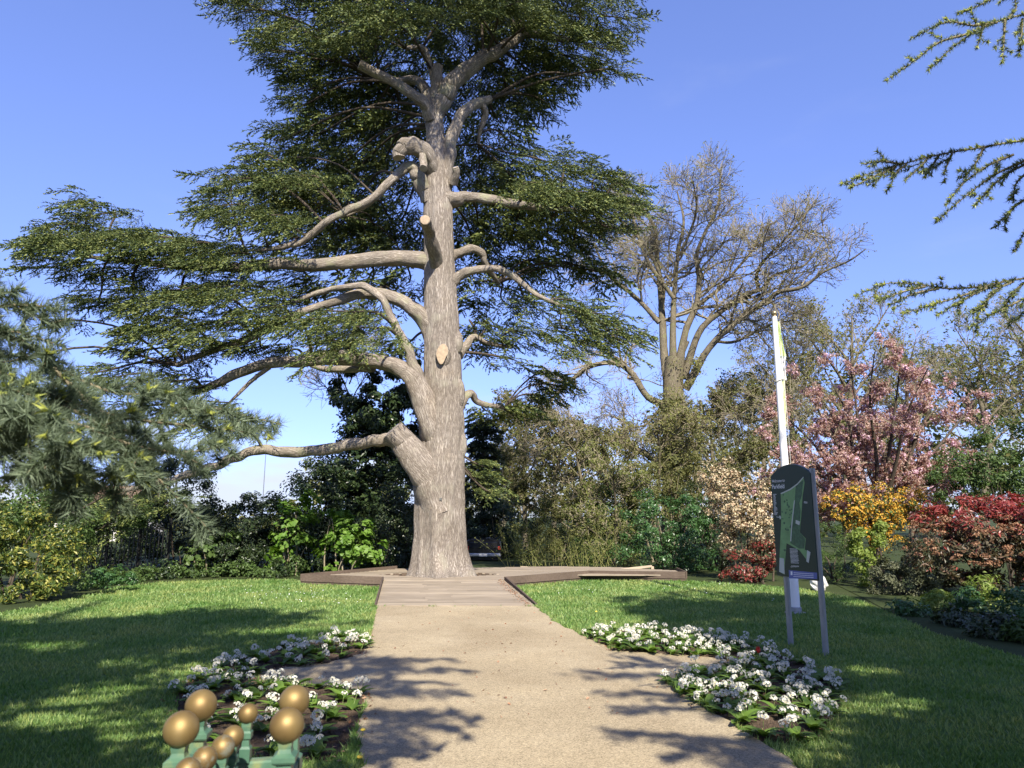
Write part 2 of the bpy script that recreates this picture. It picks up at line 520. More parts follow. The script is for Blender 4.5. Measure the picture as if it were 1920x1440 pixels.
LAWN = [(-16, -6), (16, -6), (16, 8)] + G([(1920, 1222), (1830, 1205), (1740, 1182), (1668, 1150), (1600, 1122), (1500, 1105), (1400, 1098), (1290, 1090)]) \
     + [(1.6, 19.2), (-5.6, 18.4)] + G([(560, 1086), (400, 1089), (300, 1093), (220, 1102), (160, 1118), (60, 1140), (0, 1147)]) + [(-16, 12)]
flat('lawn', M['lawn'], LAWN, .004)

PATH_L = [(707, 1138), (697, 1190), (688, 1222), (670, 1231), (612, 1245), (539, 1252), (490, 1263), (478, 1268), (486, 1280), (523, 1281), (590, 1288),
          (647, 1288), (681, 1300), (683, 1334), (674, 1355), (669, 1378), (672, 1410), (684, 1440)]
PATH_R = [(1490, 1440), (1465, 1415), (1425, 1392), (1400, 1376), (1350, 1347), (1308, 1321), (1269, 1300), (1254, 1282), (1298, 1264), (1347, 1256),
          (1392, 1247), (1334, 1235), (1217, 1226), (1152, 1220), (1100, 1196), (1060, 1178), (1033, 1160), (1003, 1138)]
PATH = G(PATH_L) + [(-1.15, 4.0), (-1.3, -6), (2.6, -6), (2.25, 4.0)] + G(PATH_R)
def refine(poly, jit=.012, step=.16):
    out = []
    for i in range(len(poly)):
        p, q = np.array(poly[i]), np.array(poly[(i + 1) % len(poly)])
        k = max(1, int(np.linalg.norm(q - p) / step)) if p[1] > 3 and q[1] > 3 and np.linalg.norm(q - p) < 3 else 1
        for s in range(k):
            out.append(tuple(p + (q - p) * s / k + rng.normal(0, jit, 2) * (k > 1)))
    return out
PATH = refine(PATH, .022, .12)
flat('path', M['path'], PATH, .012)

BED_L = [(692, 1219), (670, 1232), (612, 1246), (539, 1253), (488, 1263), (476, 1268), (484, 1281), (523, 1282), (590, 1289), (647, 1289), (680, 1300),
         (682, 1334), (672, 1355), (662, 1378), (650, 1405), (610, 1428), (560, 1430), (430, 1425), (365, 1390), (338, 1350), (328, 1310), (350, 1283),
         (400, 1258), (480, 1230), (560, 1210), (640, 1193), (685, 1197)]
BED_R = [(1100, 1195), (1152, 1221), (1217, 1227), (1334, 1236), (1393, 1247), (1347, 1257), (1298, 1265), (1256, 1282), (1270, 1300), (1309, 1321),
         (1351, 1347), (1401, 1376), (1426, 1392), (1480, 1394), (1545, 1375), (1578, 1330), (1572, 1290), (1510, 1248), (1450, 1226), (1395, 1206),
         (1300, 1192), (1200, 1184), (1115, 1184)]
bedL, bedR = refine(G(BED_L)), refine(G(BED_R))
flat('flower_bed', M['soil'], bedL, .008)
flat('flower_bed', M['soil'], bedR, .008)
BORD = G([(1560, 1093), (1625, 1125), (1690, 1160), (1760, 1192), (1850, 1216), (1920, 1235), (1990, 1260)]) + [(14, 7), (14, 15)]
flat('border_soil', M['ground'], BORD, .010)
BORDL = G([(565, 1084), (430, 1086), (300, 1092), (200, 1104), (150, 1120), (60, 1141), (-80, 1160)]) + [(-14, 12), (-12, 22), (-5, 20)]
flat('ground_cover', M['ground'], BORDL, .010)
# clods on the bare bed soil
def clods(name, poly, n, r0, r1, m, z=.008, label=None):
    P = np.array(poly); lo, hi = P.min(0), P.max(0)
    X = rng.uniform(lo, hi, (n * 3, 2)); X = X[in_poly(X[:, 0], X[:, 1], poly)][:n]
    s = rng.uniform(r0, r1, len(X))
    V = np.array([(1, 0, 0), (0, 1, 0), (-1, 0, 0), (0, -1, 0), (0, 0, .7)], float)
    T = np.array([(0, 1, 4), (1, 2, 4), (2, 3, 4), (3, 0, 4)])
    A = V[None] * s[:, None, None] * rng.uniform(.6, 1.3, (len(X), 5, 3))
    ang = rng.uniform(0, 6.28, len(X))
    c, sn = np.cos(ang)[:, None], np.sin(ang)[:, None]
    A[..., 0], A[..., 1] = A[..., 0] * c - A[..., 1] * sn, A[..., 0] * sn + A[..., 1] * c
    A += np.concatenate([X, np.full((len(X), 1), z)], 1)[:, None]
    acc = Acc(); acc.add(A.reshape(-1, 3), (T[None] + 5 * np.arange(len(X))[:, None, None]).reshape(-1, 3))
    return acc.build(name, m, kind='stuff')
clods('dirt', bedL, 2600, .008, .03, M['soil'])
clods('dirt', bedR, 2600, .008, .03, M['soil'])

# ------------------------------------------------------------------ timber deck round the tree
TREE_Y = 18.5
TREE_X = at(828, 1000, TREE_Y)[0]
M['deckwood'] = None
def wood_mat(name, c0, c1, c2, sx=1.2, sy=26):
    m, t, p = mat(name)
    tcn = nd(t, 'ShaderNodeTexCoord')
    oi = nd(t, 'ShaderNodeObjectInfo')
    off = nd(t, 'ShaderNodeVectorMath', operation='ADD')
    sc_ = nd(t, 'ShaderNodeVectorMath', operation='SCALE'); sc_.inputs['Scale'].default_value = 37.0
    cx = nd(t, 'ShaderNodeCombineXYZ'); t.links.new(oi.outputs['Random'], cx.inputs[0]); t.links.new(oi.outputs['Random'], cx.inputs[2])
    t.links.new(cx.outputs[0], sc_.inputs[0])
    t.links.new(tcn.outputs['Object'], off.inputs[0]); t.links.new(sc_.outputs[0], off.inputs[1])
    mp_ = nd(t, 'ShaderNodeMapping'); mp_.inputs['Scale'].default_value = (sx, sy, sy)
    t.links.new(off.outputs[0], mp_.inputs[0])
    n = nd(t, 'ShaderNodeTexNoise', Scale=1.6, Detail=6.0, Roughness=.65)
    t.links.new(mp_.outputs[0], n.inputs['Vector'])
    n2 = nd(t, 'ShaderNodeTexNoise', Scale=1.3, Detail=3.0)
    t.links.new(off.outputs[0], n2.inputs['Vector'])
    ml = nd(t, 'ShaderNodeMix', data_type='FLOAT'); ml.inputs[0].default_value = .4
    t.links.new(n.outputs[0], ml.inputs[2]); t.links.new(n2.outputs[0], ml.inputs[3])
    c = ramp(t, [(.3, c0), (.5, c1), (.7, c2)], ml.outputs[0])
    hs = nd(t, 'ShaderNodeHueSaturation')
    mr = nd(t, 'ShaderNodeMapRange'); mr.inputs[3].default_value = .82; mr.inputs[4].default_value = 1.18
    t.links.new(oi.outputs['Random'], mr.inputs[0]); t.links.new(mr.outputs[0], hs.inputs['Value'])
    t.links.new(c, hs.inputs['Color']); t.links.new(hs.outputs[0], p.inputs['Base Color'])
    p.inputs['Roughness'].default_value = .8; p.inputs['Specular IOR Level'].default_value = .2
    b = nd(t, 'ShaderNodeBump', Strength=.5, Distance=.004)
    t.links.new(n.outputs[0], b.inputs['Height']); t.links.new(b.outputs[0], p.inputs['Normal'])
    return m
M['plank'] = wood_mat('grey_deck_wood', (.175, .142, .10), (.265, .218, .158), (.355, .295, .215))
M['fascia'] = wood_mat('brown_edge_board', (.06, .043, .031), (.10, .074, .055), (.145, .108, .08))
M['rail'] = wood_mat('pale_rail_wood', (.30, .24, .17), (.42, .34, .24), (.52, .43, .31))

DZ = .17
pA = gnd(707, 1138); pB = gnd(1003, 1138)
fl = at(720, 1089, 16.9); fr = at(945, 1087, 16.9)
fl[2] = fr[2] = DZ
left_end = at(565, 1083, 17.7); back_left = at(745, 1067, 20.6)
right_mid = gnd(1104, 1088); right_end = gnd(1286, 1090.6); back_right = np.array([right_end[0] + .1, right_end[1] + 1.5, 0])
DECK = [fl[:2], fr[:2], right_mid[:2], right_end[:2], back_right[:2], [3.1, 21.2], [1.4, 21.6], back_left[:2], left_end[:2]]
OPEN = [[TREE_X, 17.35], [TREE_X + 1.55, 18.6], [TREE_X, 19.8], [TREE_X - 1.6, 18.6]]
deck = thing('timber_deck', 'weathered grey timber deck with a ramp, built round the huge cedar trunk', 'deck', (TREE_X, 18.0, 0))
def span(poly, y):
    xs = []
    for i in range(len(poly)):
        (x0, y0), (x1, y1) = poly[i], poly[(i + 1) % len(poly)]
        if (y0 > y) != (y1 > y): xs.append(x0 + (x1 - x0) * (y - y0) / (y1 - y0))
    return sorted(xs)
def plank(x0, x1, y, w, z, slope=0.0):
    acc = Acc()
    R = np.array([[1, 0, 0], [0, math.cos(slope), -math.sin(slope)], [0, math.sin(slope), math.cos(slope)]])
    zz = z + rng.normal(0, .0015)
    box(acc, ((x0 + x1) / 2, y, zz - .014), (x1 - x0, w, .028), R)
    return acc.build('plank', M['plank'], deck)
pitch_y = .145
slope = math.atan2(DZ - .02, fl[1] - pA[1])
y = pA[1] + .075
while y < fl[1]:
    t = (y - pA[1]) / (fl[1] - pA[1])
    x0, x1 = pA[0] * (1 - t) + fl[0] * t, pB[0] * (1 - t) + fr[0] * t
    z = .022 + (DZ - .022) * t
    s = x0 + (x1 - x0) * rng.choice([.33, .5, .62]) + rng.normal(0, .04)
    plank(x0, s - .002, y, pitch_y - .007, z, slope); plank(s + .002, x1, y, pitch_y - .007, z, slope)
    y += pitch_y
y = fl[1] + .075
while y < 21.5:
    sp3 = [span(DECK, y + o_) for o_ in (-.07, 0, .07)]; ho = span(OPEN, y)
    xs = [max(q_[0] for q_ in sp3) + .012, min(q_[-1] for q_ in sp3) - .012] if all(len(q_) >= 2 for q_ in sp3) else []
    if len(xs) >= 2:
        parts = [(xs[0], xs[-1])]
        if len(ho) == 2: parts = [(xs[0], ho[0]), (ho[1], xs[-1])]
        for u, v in parts:
            if v - u > .1:
                if v - u > 3.2:
                    s = u + (v - u) * rng.uniform(.35, .65)
                    plank(u, s - .002, y, pitch_y - .007, DZ); plank(s + .002, v, y, pitch_y - .007, DZ)
                else: plank(u, v, y, pitch_y - .007, DZ)
    y += pitch_y
def edge_board(p, q, z0, z1, th=.035, name='edge_board', m=None, zq=None):
    p = np.array([*p[:2]]); q = np.array([*q[:2]])
    d = q - p; L = np.linalg.norm(d); ang = math.atan2(d[1], d[0])
    acc = Acc()
    R = rotz(ang)
    if zq is not None:                           # sloping board
        n = np.array([-d[1], d[0]]) / L * th / 2
        V = [[*(p - n), z0], [*(p + n), z0], [*(p - n), z1], [*(p + n), z1], [*(q - n), zq[0]], [*(q + n), zq[0]], [*(q - n), zq[1]], [*(q + n), zq[1]]]
        Q = [(0, 2, 3, 1), (4, 5, 7, 6), (0, 4, 6, 2), (1, 3, 7, 5), (2, 6, 7, 3), (0, 1, 5, 4)]
        acc.add(V, [t for q_ in Q for t in ((q_[0], q_[1], q_[2]), (q_[0], q_[2], q_[3]))])
    else:
        box(acc, [*((p + q) / 2), (z0 + z1) / 2], (L, th, z1 - z0), R)
    return acc.build(name, m or M['fascia'], deck)
def fascia(p, q):
    d = np.array(q[:2]) - np.array(p[:2]); L = np.linalg.norm(d); n = np.array([d[1], -d[0]]) / L * .022
    k = max(1, round(L / 2.4))
    for i in range(k):
        u = np.array(p[:2]) + d * (i / k) + n; v = np.array(p[:2]) + d * ((i + 1) / k - .003) + n
        edge_board(u, v, .075, .245, .036)
        edge_board(u - n * .8, v - n * .8, .0, .066, .03)
fascia(left_end, fl); fascia(fr, right_mid); fascia(right_mid, right_end); fascia(right_end, back_right); fascia(back_left, left_end)
edge_board(pA - np.array([.03, 0, 0]), fl - np.array([.03, 0, 0]), 0, .055, .035, zq=(0.0, DZ + .075))
edge_board(pB + np.array([.03, 0, 0]), fr + np.array([.03, 0, 0]), 0, .055, .035, zq=(0.0, DZ + .075))
for i in range(4):
    edge_board(OPEN[i], OPEN[(i + 1) % 4], 0, DZ - .004, .03)
acc = Acc(); prism(acc, DECK, .0, .09); acc.build('joist_frame', M['fascia'], deck)
acc = Acc(); prism(acc, OPEN, .098, .098); acc.build('root_soil', M['soil'], deck)

# ramp handrail and low rail at the back of the deck
def rail_thing(pts, posts, label, Y):
    base = at(*posts[0][:2], Y); base[2] = 0
    t = thing('timber_rail', label, 'rail', base, None)
    for (x0, y0), (x1, y1) in zip(pts[:-1], pts[1:]):
        p, q = at(x0, y0, Y), at(x1, y1, Y)
        d = q - p; L = np.linalg.norm(d)
        xa = d / L; ya = np.array([0, 1., 0]); za = np.cross(xa, ya)
        acc = Acc(); box(acc, (p + q) / 2, (L, .09, .055), np.stack([xa, ya, za], 1)); acc.build('rail_bar', M['rail'], t)
    for x, ytop, _ in posts:
        p = at(x, ytop, Y + .1)
        acc = Acc(); box(acc, (p[0], p[1], p[2] / 2 - .01), (.09, .09, p[2] + .02), None, 0, .006); acc.build('post', M['rail'], t)
    return t
rail_thing([(1118, 1073), (1222, 1061.5)], [(1153, 1071, 0), (1222.5, 1062, 0)], 'sloping pale timber handrail on posts in front of the glossy green bush', 20.6)
rail_thing([(976, 1063.5), (1032, 1066), (1076, 1071)], [(978, 1064, 0), (1061, 1064, 0)], 'low pale timber rail behind the deck below the yellow green stems', 21.8)

# ------------------------------------------------------------------ conifer sprays (one twig with side twigs carrying needle tufts)
def make_spray(r, n_side=7, tuft=3, per=5, L=1.0, nl=.075, nw=.028, wtwig=.012, spread=.55, al=.35, rn=.42, upb=.38):
    V, T, Mi = [], [], []
    def tri(a, b, c, m):
        k = len(V); V.extend([a, b, c]); T.append((k, k + 1, k + 2)); Mi.append(m)
    def tuftat(p, d):
        for _ in range(tuft):
            u = norm(d * al + r.normal(0, rn, 3) * np.array([1, 1, .6]) + np.array([0, 0, upb]))
            s = np.cross(u, r.normal(0, 1, 3)); s = s / np.linalg.norm(s)
            l = nl * r.uniform(.7, 1.3)
            tri(p - s * nw / 2, p + s * nw / 2, p + u * l, 0)
    def twig(p, d, l, lev):
        q = p.copy(); k = per if lev else per + 3
        dd = d.copy()
        for i in range(k):
            st = l / k
            dd = norm(dd + np.array([0, 0, -.05 - .05 * lev]) + r.normal(0, .07, 3))
            q2 = q + dd * st
            s = norm(np.cross(dd, [0, 0, 1.0])) * wtwig * (1 - .7 * i / k) * (.6 if lev else 1)
            tri(q - s, q + s, q2, 1)
            tuftat((q + q2) / 2 + r.normal(0, .008, 3), dd); 
            if lev == 0 and i > 0 or lev == 1: tuftat(q2, dd)
            q = q2
            if lev == 0 and i < k - 1:
                for sg in (-1, 1):
                    if r.random() < n_side / (2 * k) * 1.6:
                        a_ = sg * r.uniform(.5, 1.05) * spread / .55
                        e = np.array([dd[0] * math.cos(a_) - dd[1] * math.sin(a_), dd[0] * math.sin(a_) + dd[1] * math.cos(a_), dd[2] * .6])
                        twig(q, norm(e), l * r.uniform(.3, .5) * (1 - .45 * i / k), 1)
    twig(np.zeros(3), np.array([1., 0, .12]), L, 0)
    return np.array(V), np.array(T), np.array(Mi)

def place(acc, tmpl, P, D, S, roll=None, mats=(0, 1)):
    """P positions, D main directions, S sizes; template x axis along D, template z kept as near up as it can be"""
    n = len(P)
    if n == 0: return
    which = rng.integers(0, len(tmpl), n)
    X = norm(D)
    Yv = norm(np.cross(np.array([0, 0, 1.0]), X)); Z = np.cross(X, Yv)
    if roll is not None:
        c, s = np.cos(roll)[:, None], np.sin(roll)[:, None]
        Yv, Z = Yv * c + Z * s, Z * c - Yv * s
    R = np.stack([X, Yv, Z], -1) * np.asarray(S)[:, None, None]
    for k, (V, T, Mi) in enumerate(tmpl):
        idx = np.where(which == k)[0]
        if len(idx) == 0: continue
        W_ = np.einsum('nij,vj->nvi', R[idx], V) + P[idx][:, None]
        F = T[None] + (np.arange(len(idx)) * len(V))[:, None, None]
        acc.add(W_.reshape(-1, 3), F.reshape(-1, 3), 0)
        acc.m[-1] = np.tile(np.asarray(mats, np.int32)[Mi], len(idx))

r0 = np.random.default_rng(11)
SPR = [make_spray(r0, n_side=5, tuft=2, per=3, nl=.10, nw=.046, spread=.5, al=.9, rn=.36, upb=.24) for _ in range(8)]
SPR_BK = [make_spray(r0, n_side=5, tuft=1, per=3, nl=.15, nw=.065, al=1.0, rn=.30, upb=.15) for _ in range(5)]
print('spray tris', [len(s[1]) for s in SPR])
r1 = np.random.default_rng(12)
SPR_LO = [make_spray(r1, n_side=5, tuft=2, per=3, nl=.15, nw=.085) for _ in range(4)]
SPR_SH = [make_spray(r1, n_side=4, tuft=1, per=2, nl=.22, nw=.12) for _ in range(6)]
print('sh', [len(q_[1]) for q_ in SPR_SH])
print('lo spray tris', [len(s[1]) for s in SPR_LO])

# ------------------------------------------------------------------ the great cedar
cedar = thing('cedar_tree', 'huge old cedar with thick pale trunk, sawn stubs and layered crown, inside the deck', 'tree', (TREE_X, TREE_Y, 0.09))
TY = TREE_Y
prof = [(828, 1088, 128), (828, 1076, 116), (827, 1060, 106), (826, 1035, 97), (826, 1000, 92), (825, 950, 91), (826, 900, 90), (830, 850, 82), (831, 800, 80),
        (831, 750, 72), (830, 700, 69), (829, 650, 66), (828, 600, 64), (826, 550, 60), (824, 500, 57), (823, 450, 54), (822, 400, 54),
        (821, 350, 52), (819, 300, 42), (817, 260, 34), (814, 225, 33), (813, 195, 34), (815, 170, 26)]
pts = [at(x, y, TY) for x, y, d in prof]; rad = [d / 2 * mpx(p) for (x, y, d), p in zip(prof, pts)]
def flute(th, L):
    f = 1 + (.075 * np.exp(-L / 2.2) + .028) * np.sin(5 * th + .4 * np.sin(L * .7)) + .03 * np.sin(9 * th + 1.1 * np.sin(L * .9)) * np.exp(-L / 5)
    f += .10 * np.exp(-L / .5) * np.maximum(0, np.sin(4 * th + 1))
    f += -.055 * np.exp(-((((th - 4.55) + math.pi) % (2 * math.pi) - math.pi) / .16) ** 2) * np.exp(-((L - 3.6) / 2.4) ** 2)
    f += .012 * np.sin(17 * th + 3 * np.sin(L * 1.1)) + .01 * np.sin(31 * th - 2 * np.sin(L * 1.7)) + .008 * np.sin(9 * L + 3 * th)
    return f
acc = Acc(); TP, TR = tube(acc, pts, rad, 96, 9, flute=flute)
acc.build('trunk', M['bark'], cedar, smooth=True)

M['cut'] = simple('sawn_wood', (.34, .255, .165), .8, vary=.22, scale=14)
M['cut_old'] = simple('weathered_sawn_wood', (.31, .265, .21), .85, vary=.2, scale=14)
LIMBS = {
 'B': [(815, 215, 34, 0), (832, 180, 34, -.15), (850, 155, 33, -.1), (890, 120, 30, .2), (935, 95, 22, .5), (985, 65, 16, .8), (1060, 75, 12, .9), (1110, 70, 8, .9)],
 'A': [(836, 345, 26, 0), (842, 290, 24, -.1), (849, 250, 22, -.1), (868, 212, 20, 0), (895, 194, 18, .3), (918, 186, 15, .6)],
 'A2': [(905, 195, 12, .4), (910, 215, 11, .6), (900, 245, 9, .8), (897, 270, 5, 1.0)],
 'C': [(806, 222, 22, -.2), (795, 195, 21, -.5), (775, 178, 19, -.7), (740, 155, 18, -.9), (705, 137, 17, -1.1), (674, 121, 16, -1.3)],
 'D': [(814, 205, 22, -.1), (817, 160, 19, -.2), (821, 122, 17, -.3)],
 'D2': [(812, 150, 11, 0), (805, 115, 9, -.1), (796, 92, 9, -.2), (782, 88, 9, -.2), (760, 91, 7, -.3)],
 'D3': [(808, 195, 18, .2), (796, 165, 20, .5), (780, 150, 17, .8), (745, 152, 13, 1.2), (700, 150, 8, 1.8)],
 'E': [(812, 322, 26, -.2), (800, 292, 30, -.5), (780, 276, 30, -.7), (760, 274, 28, -.8), (748, 287, 24, -.8), (748, 296, 22, -.8)],
 'E2': [(790, 285, 14, -.6), (793, 300, 15, -.8), (794, 316, 14, -1.0)],
 'F': [(803, 375, 28, -.1), (790, 345, 26, -.3), (778, 320, 22, -.4), (762, 314, 18, -.4), (738, 335, 16, -.4), (690, 375, 15, -.4), (640, 400, 14, -.4),
       (600, 425, 13, -.3), (560, 455, 11, -.2), (510, 467, 8, -.1), (460, 470, 5, 0)],
 'F2': [(712, 360, 9, -.3), (690, 385, 7, -.2), (650, 405, 4, -.1)],
 'G': [(832, 376, 36, 0), (855, 374, 27, -.1), (880, 370, 20, -.1), (930, 376, 18, -.1), (990, 386, 14, -.1), (1050, 392, 10, -.1), (1110, 395, 6, -.1)],
 'H': [(820, 505, 26, -.2), (812, 465, 25, -.75), (803, 430, 22, -1.35), (797, 412, 21, -1.95)],
 'I': [(818, 500, 44, 0), (795, 489, 34, 0), (750, 485, 30, 0), (700, 487, 27, 0), (640, 492, 25, -.1), (580, 498, 24, -.1), (520, 495, 21, -.1),
       (450, 501, 18, 0), (350, 500, 14, .1), (250, 490, 10, .1), (150, 480, 6, .1)],
 'J': [(840, 485, 24, .1), (862, 474, 18, .1), (884, 466, 15, .2), (903, 475, 13, .4), (910, 495, 11, .6), (935, 530, 8, 1.2)],
 'K': [(838, 538, 26, 0), (858, 520, 19, -.1), (885, 508, 16, -.2), (930, 504, 13, -.3), (965, 520, 12, -.4), (1005, 552, 9, -.5), (1060, 575, 5, -.5)],
 'L': [(815, 630, 44, 0), (797, 600, 32, -.1), (765, 572, 26, -.1), (722, 554, 24, -.1), (680, 550, 20, -.1), (630, 565, 17, -.1), (575, 582, 14, -.1),
       (520, 605, 16, 0), (460, 637, 15, .1), (400, 657, 13, .2), (330, 685, 9, .3)],
 'M': [(790, 720, 26, -.3), (775, 685, 20, -.5), (760, 645, 17, -.6), (738, 605, 15, -.6), (718, 563, 14, -.6), (682, 537, 13, -.5), (640, 539, 11, -.4),
       (590, 551, 9, -.3), (545, 569, 6, -.2)],
 'N': [(826, 860, 46, .1), (815, 822, 50, -.15), (805, 790, 46, -.3), (790, 740, 44, -.4), (772, 706, 38, -.4), (740, 686, 29, -.4), (690, 675, 27, -.4), (620, 670, 28, -.3),
       (560, 678, 24, -.3), (500, 682, 20, -.2), (440, 702, 18, 0), (400, 722, 14, .1), (340, 745, 9, .2)],
 'N2': [(505, 688, 9, -.2), (470, 716, 8, -.2), (430, 755, 5, -.2)],
 'N3': [(700, 690, 18, -.2), (650, 692, 14, .3), (600, 690, 11, .9), (560, 670, 8, 1.5)],
 'O': [(825, 960, 66, -.2), (805, 900, 66, -.3), (780, 862, 56, -.45), (755, 828, 47, -.55), (736, 806, 44, -.65)],
 'O2': [(765, 838, 30, -.55), (735, 826, 24, -.5), (700, 827, 21, -.4), (650, 836, 20, -.3), (600, 844, 20, -.2), (540, 848, 19, -.1), (480, 845, 18, 0),
        (430, 862, 18, .1), (370, 885, 15, .2), (300, 905, 11, .3), (230, 920, 7, .4)],
 'P': [(858, 665, 22, .4), (872, 650, 15, .7), (888, 632, 12, 1.0), (912, 642, 9, 1.1), (960, 652, 6, 1.2)],
 'Q': [(858, 770, 20, .4), (872, 745, 16, .6), (884, 738, 14, .8), (898, 755, 11, 1.0), (945, 764, 7, 1.2)],
 'R': [(850, 345, 16, -.2), (856, 325, 15, -.4), (854, 314, 12, -.5)],
}
limb_pts, limb_rad = [], []
for k, (nm, L) in enumerate(LIMBS.items()):
    p = [at(x, y, TY + dy) for x, y, d, dy in L]; r = [d / 2 * mpx(q) for (x, y, d, dy), q in zip(L, p)]
    p, r = spline(p, r, 3); jit = rng.normal(0, 1, p.shape) * np.array(r)[:, None] * (.03 if r[0] > .3 else .13 if nm in ('F', 'L', 'M', 'O2', 'I', 'B') else .06); jit[:2] = 0; jit[-2:] = 0
    p = p + jit; r = r * (1 + rng.normal(0, .05 if r[0] < .3 else .015, len(r)))
    acc = Acc(); cp, cr = tube(acc, p, r, 20, 3, lump=.09, seed=k + 1)
    o = acc.build('limb', M['limb_bark'] if nm not in 'NO' else M['bark'], cedar, smooth=True)
    if nm not in ('C', 'D', 'E', 'E2', 'H', 'O', 'R'):
        limb_pts.append(cp[3:]); limb_rad.append(cr[3:])
    if nm in ('C', 'D', 'E', 'E2', 'H', 'O', 'R'):      # sawn end faces
        d = norm(cp[-1] - cp[-2]); u = norm(np.cross(d, [0, 0, 1.0])); v = np.cross(u, d)
        th = np.linspace(0, 2 * math.pi, 20, endpoint=False)
        R_ = cr[-1] * .93
        V = [cp[-1] + d * .012]
        for q in (.35, .7, 1.0):
            V += [cp[-1] + d * (.012 - .004 * (q == 1)) + R_ * q * (math.cos(t) * u + math.sin(t) * v) * (1 + .05 * math.sin(3 * t + k)) for t in th]
        T = [(0, 1 + i, 1 + (i + 1) % 20) for i in range(20)]
        for q in range(2):
            T += [t for i in range(20) for t in ((1 + q * 20 + i, 21 + q * 20 + i, 21 + q * 20 + (i + 1) % 20), (1 + q * 20 + i, 21 + q * 20 + (i + 1) % 20, 1 + q * 20 + (i + 1) % 20))]
        c = Acc(); c.add(np.array(V), T)
        c.build('sawn_end', M['cut'] if nm == 'H' else M['cut_old'], o)
# fresh oval wound on the front of the trunk, set on a swollen collar
def on_trunk(px, py, lift=0.0):
    i = np.argmin(np.abs(np.array([project(q[None])[1][0] for q in TP]) - py))
    q = at(px, py, TY); R_ = TR[i]; dx = q[0] - TP[i][0]
    return np.array([q[0], TP[i][1] - math.sqrt(max(.01, R_ * R_ - dx * dx)) - lift, q[2]])
w = on_trunk(833, 672)
acc = Acc(); sphere(acc, w + np.array([0, .08, -.04]), .25, 22, 14, 0, (.85, .7, 1.3), True); acc.build('wound_collar', M['bark'], cedar, smooth=True)
acc = Acc()
V = [(0, 0, 0)]; n = 22
for i in range(n):
    t = 2 * math.pi * i / n; rr = 1 + .12 * math.sin(2 * t) + (.22 * max(0, math.cos(t - 4.71)) ** 4)
    V.append((.15 * math.cos(t) * rr * (1 - .25 * (math.sin(t) < 0) * abs(math.sin(t))), -.02, .24 * math.sin(t) * rr))
V[0] = (0, -.03, 0)
acc.add(np.array(V) + w + np.array([0, -.13, 0]), [(0, 1 + i, 1 + (i + 1) % n) for i in range(n)])
acc.build('sawn_wound', M['cut'], cedar)
w2 = on_trunk(831, 937, .035)
M['tagmetal'] = simple('tree_tag_plate', (.10, .10, .09), .5)
acc = Acc(); box(acc, w2, (.06, .006, .06)); acc.build('tag_plate', M['tagmetal'], cedar)
for px, py, r_ in ((859, 642, .13), (860, 738, .17), (864, 835, .16), (806, 790, .17)):
    q = at(px, py, TY - .15)
    acc = Acc(); sphere(acc, q, r_, 18, 12, 0, (1, 1, 2.4), True); acc.build('burl', M['bark'], cedar, smooth=True)

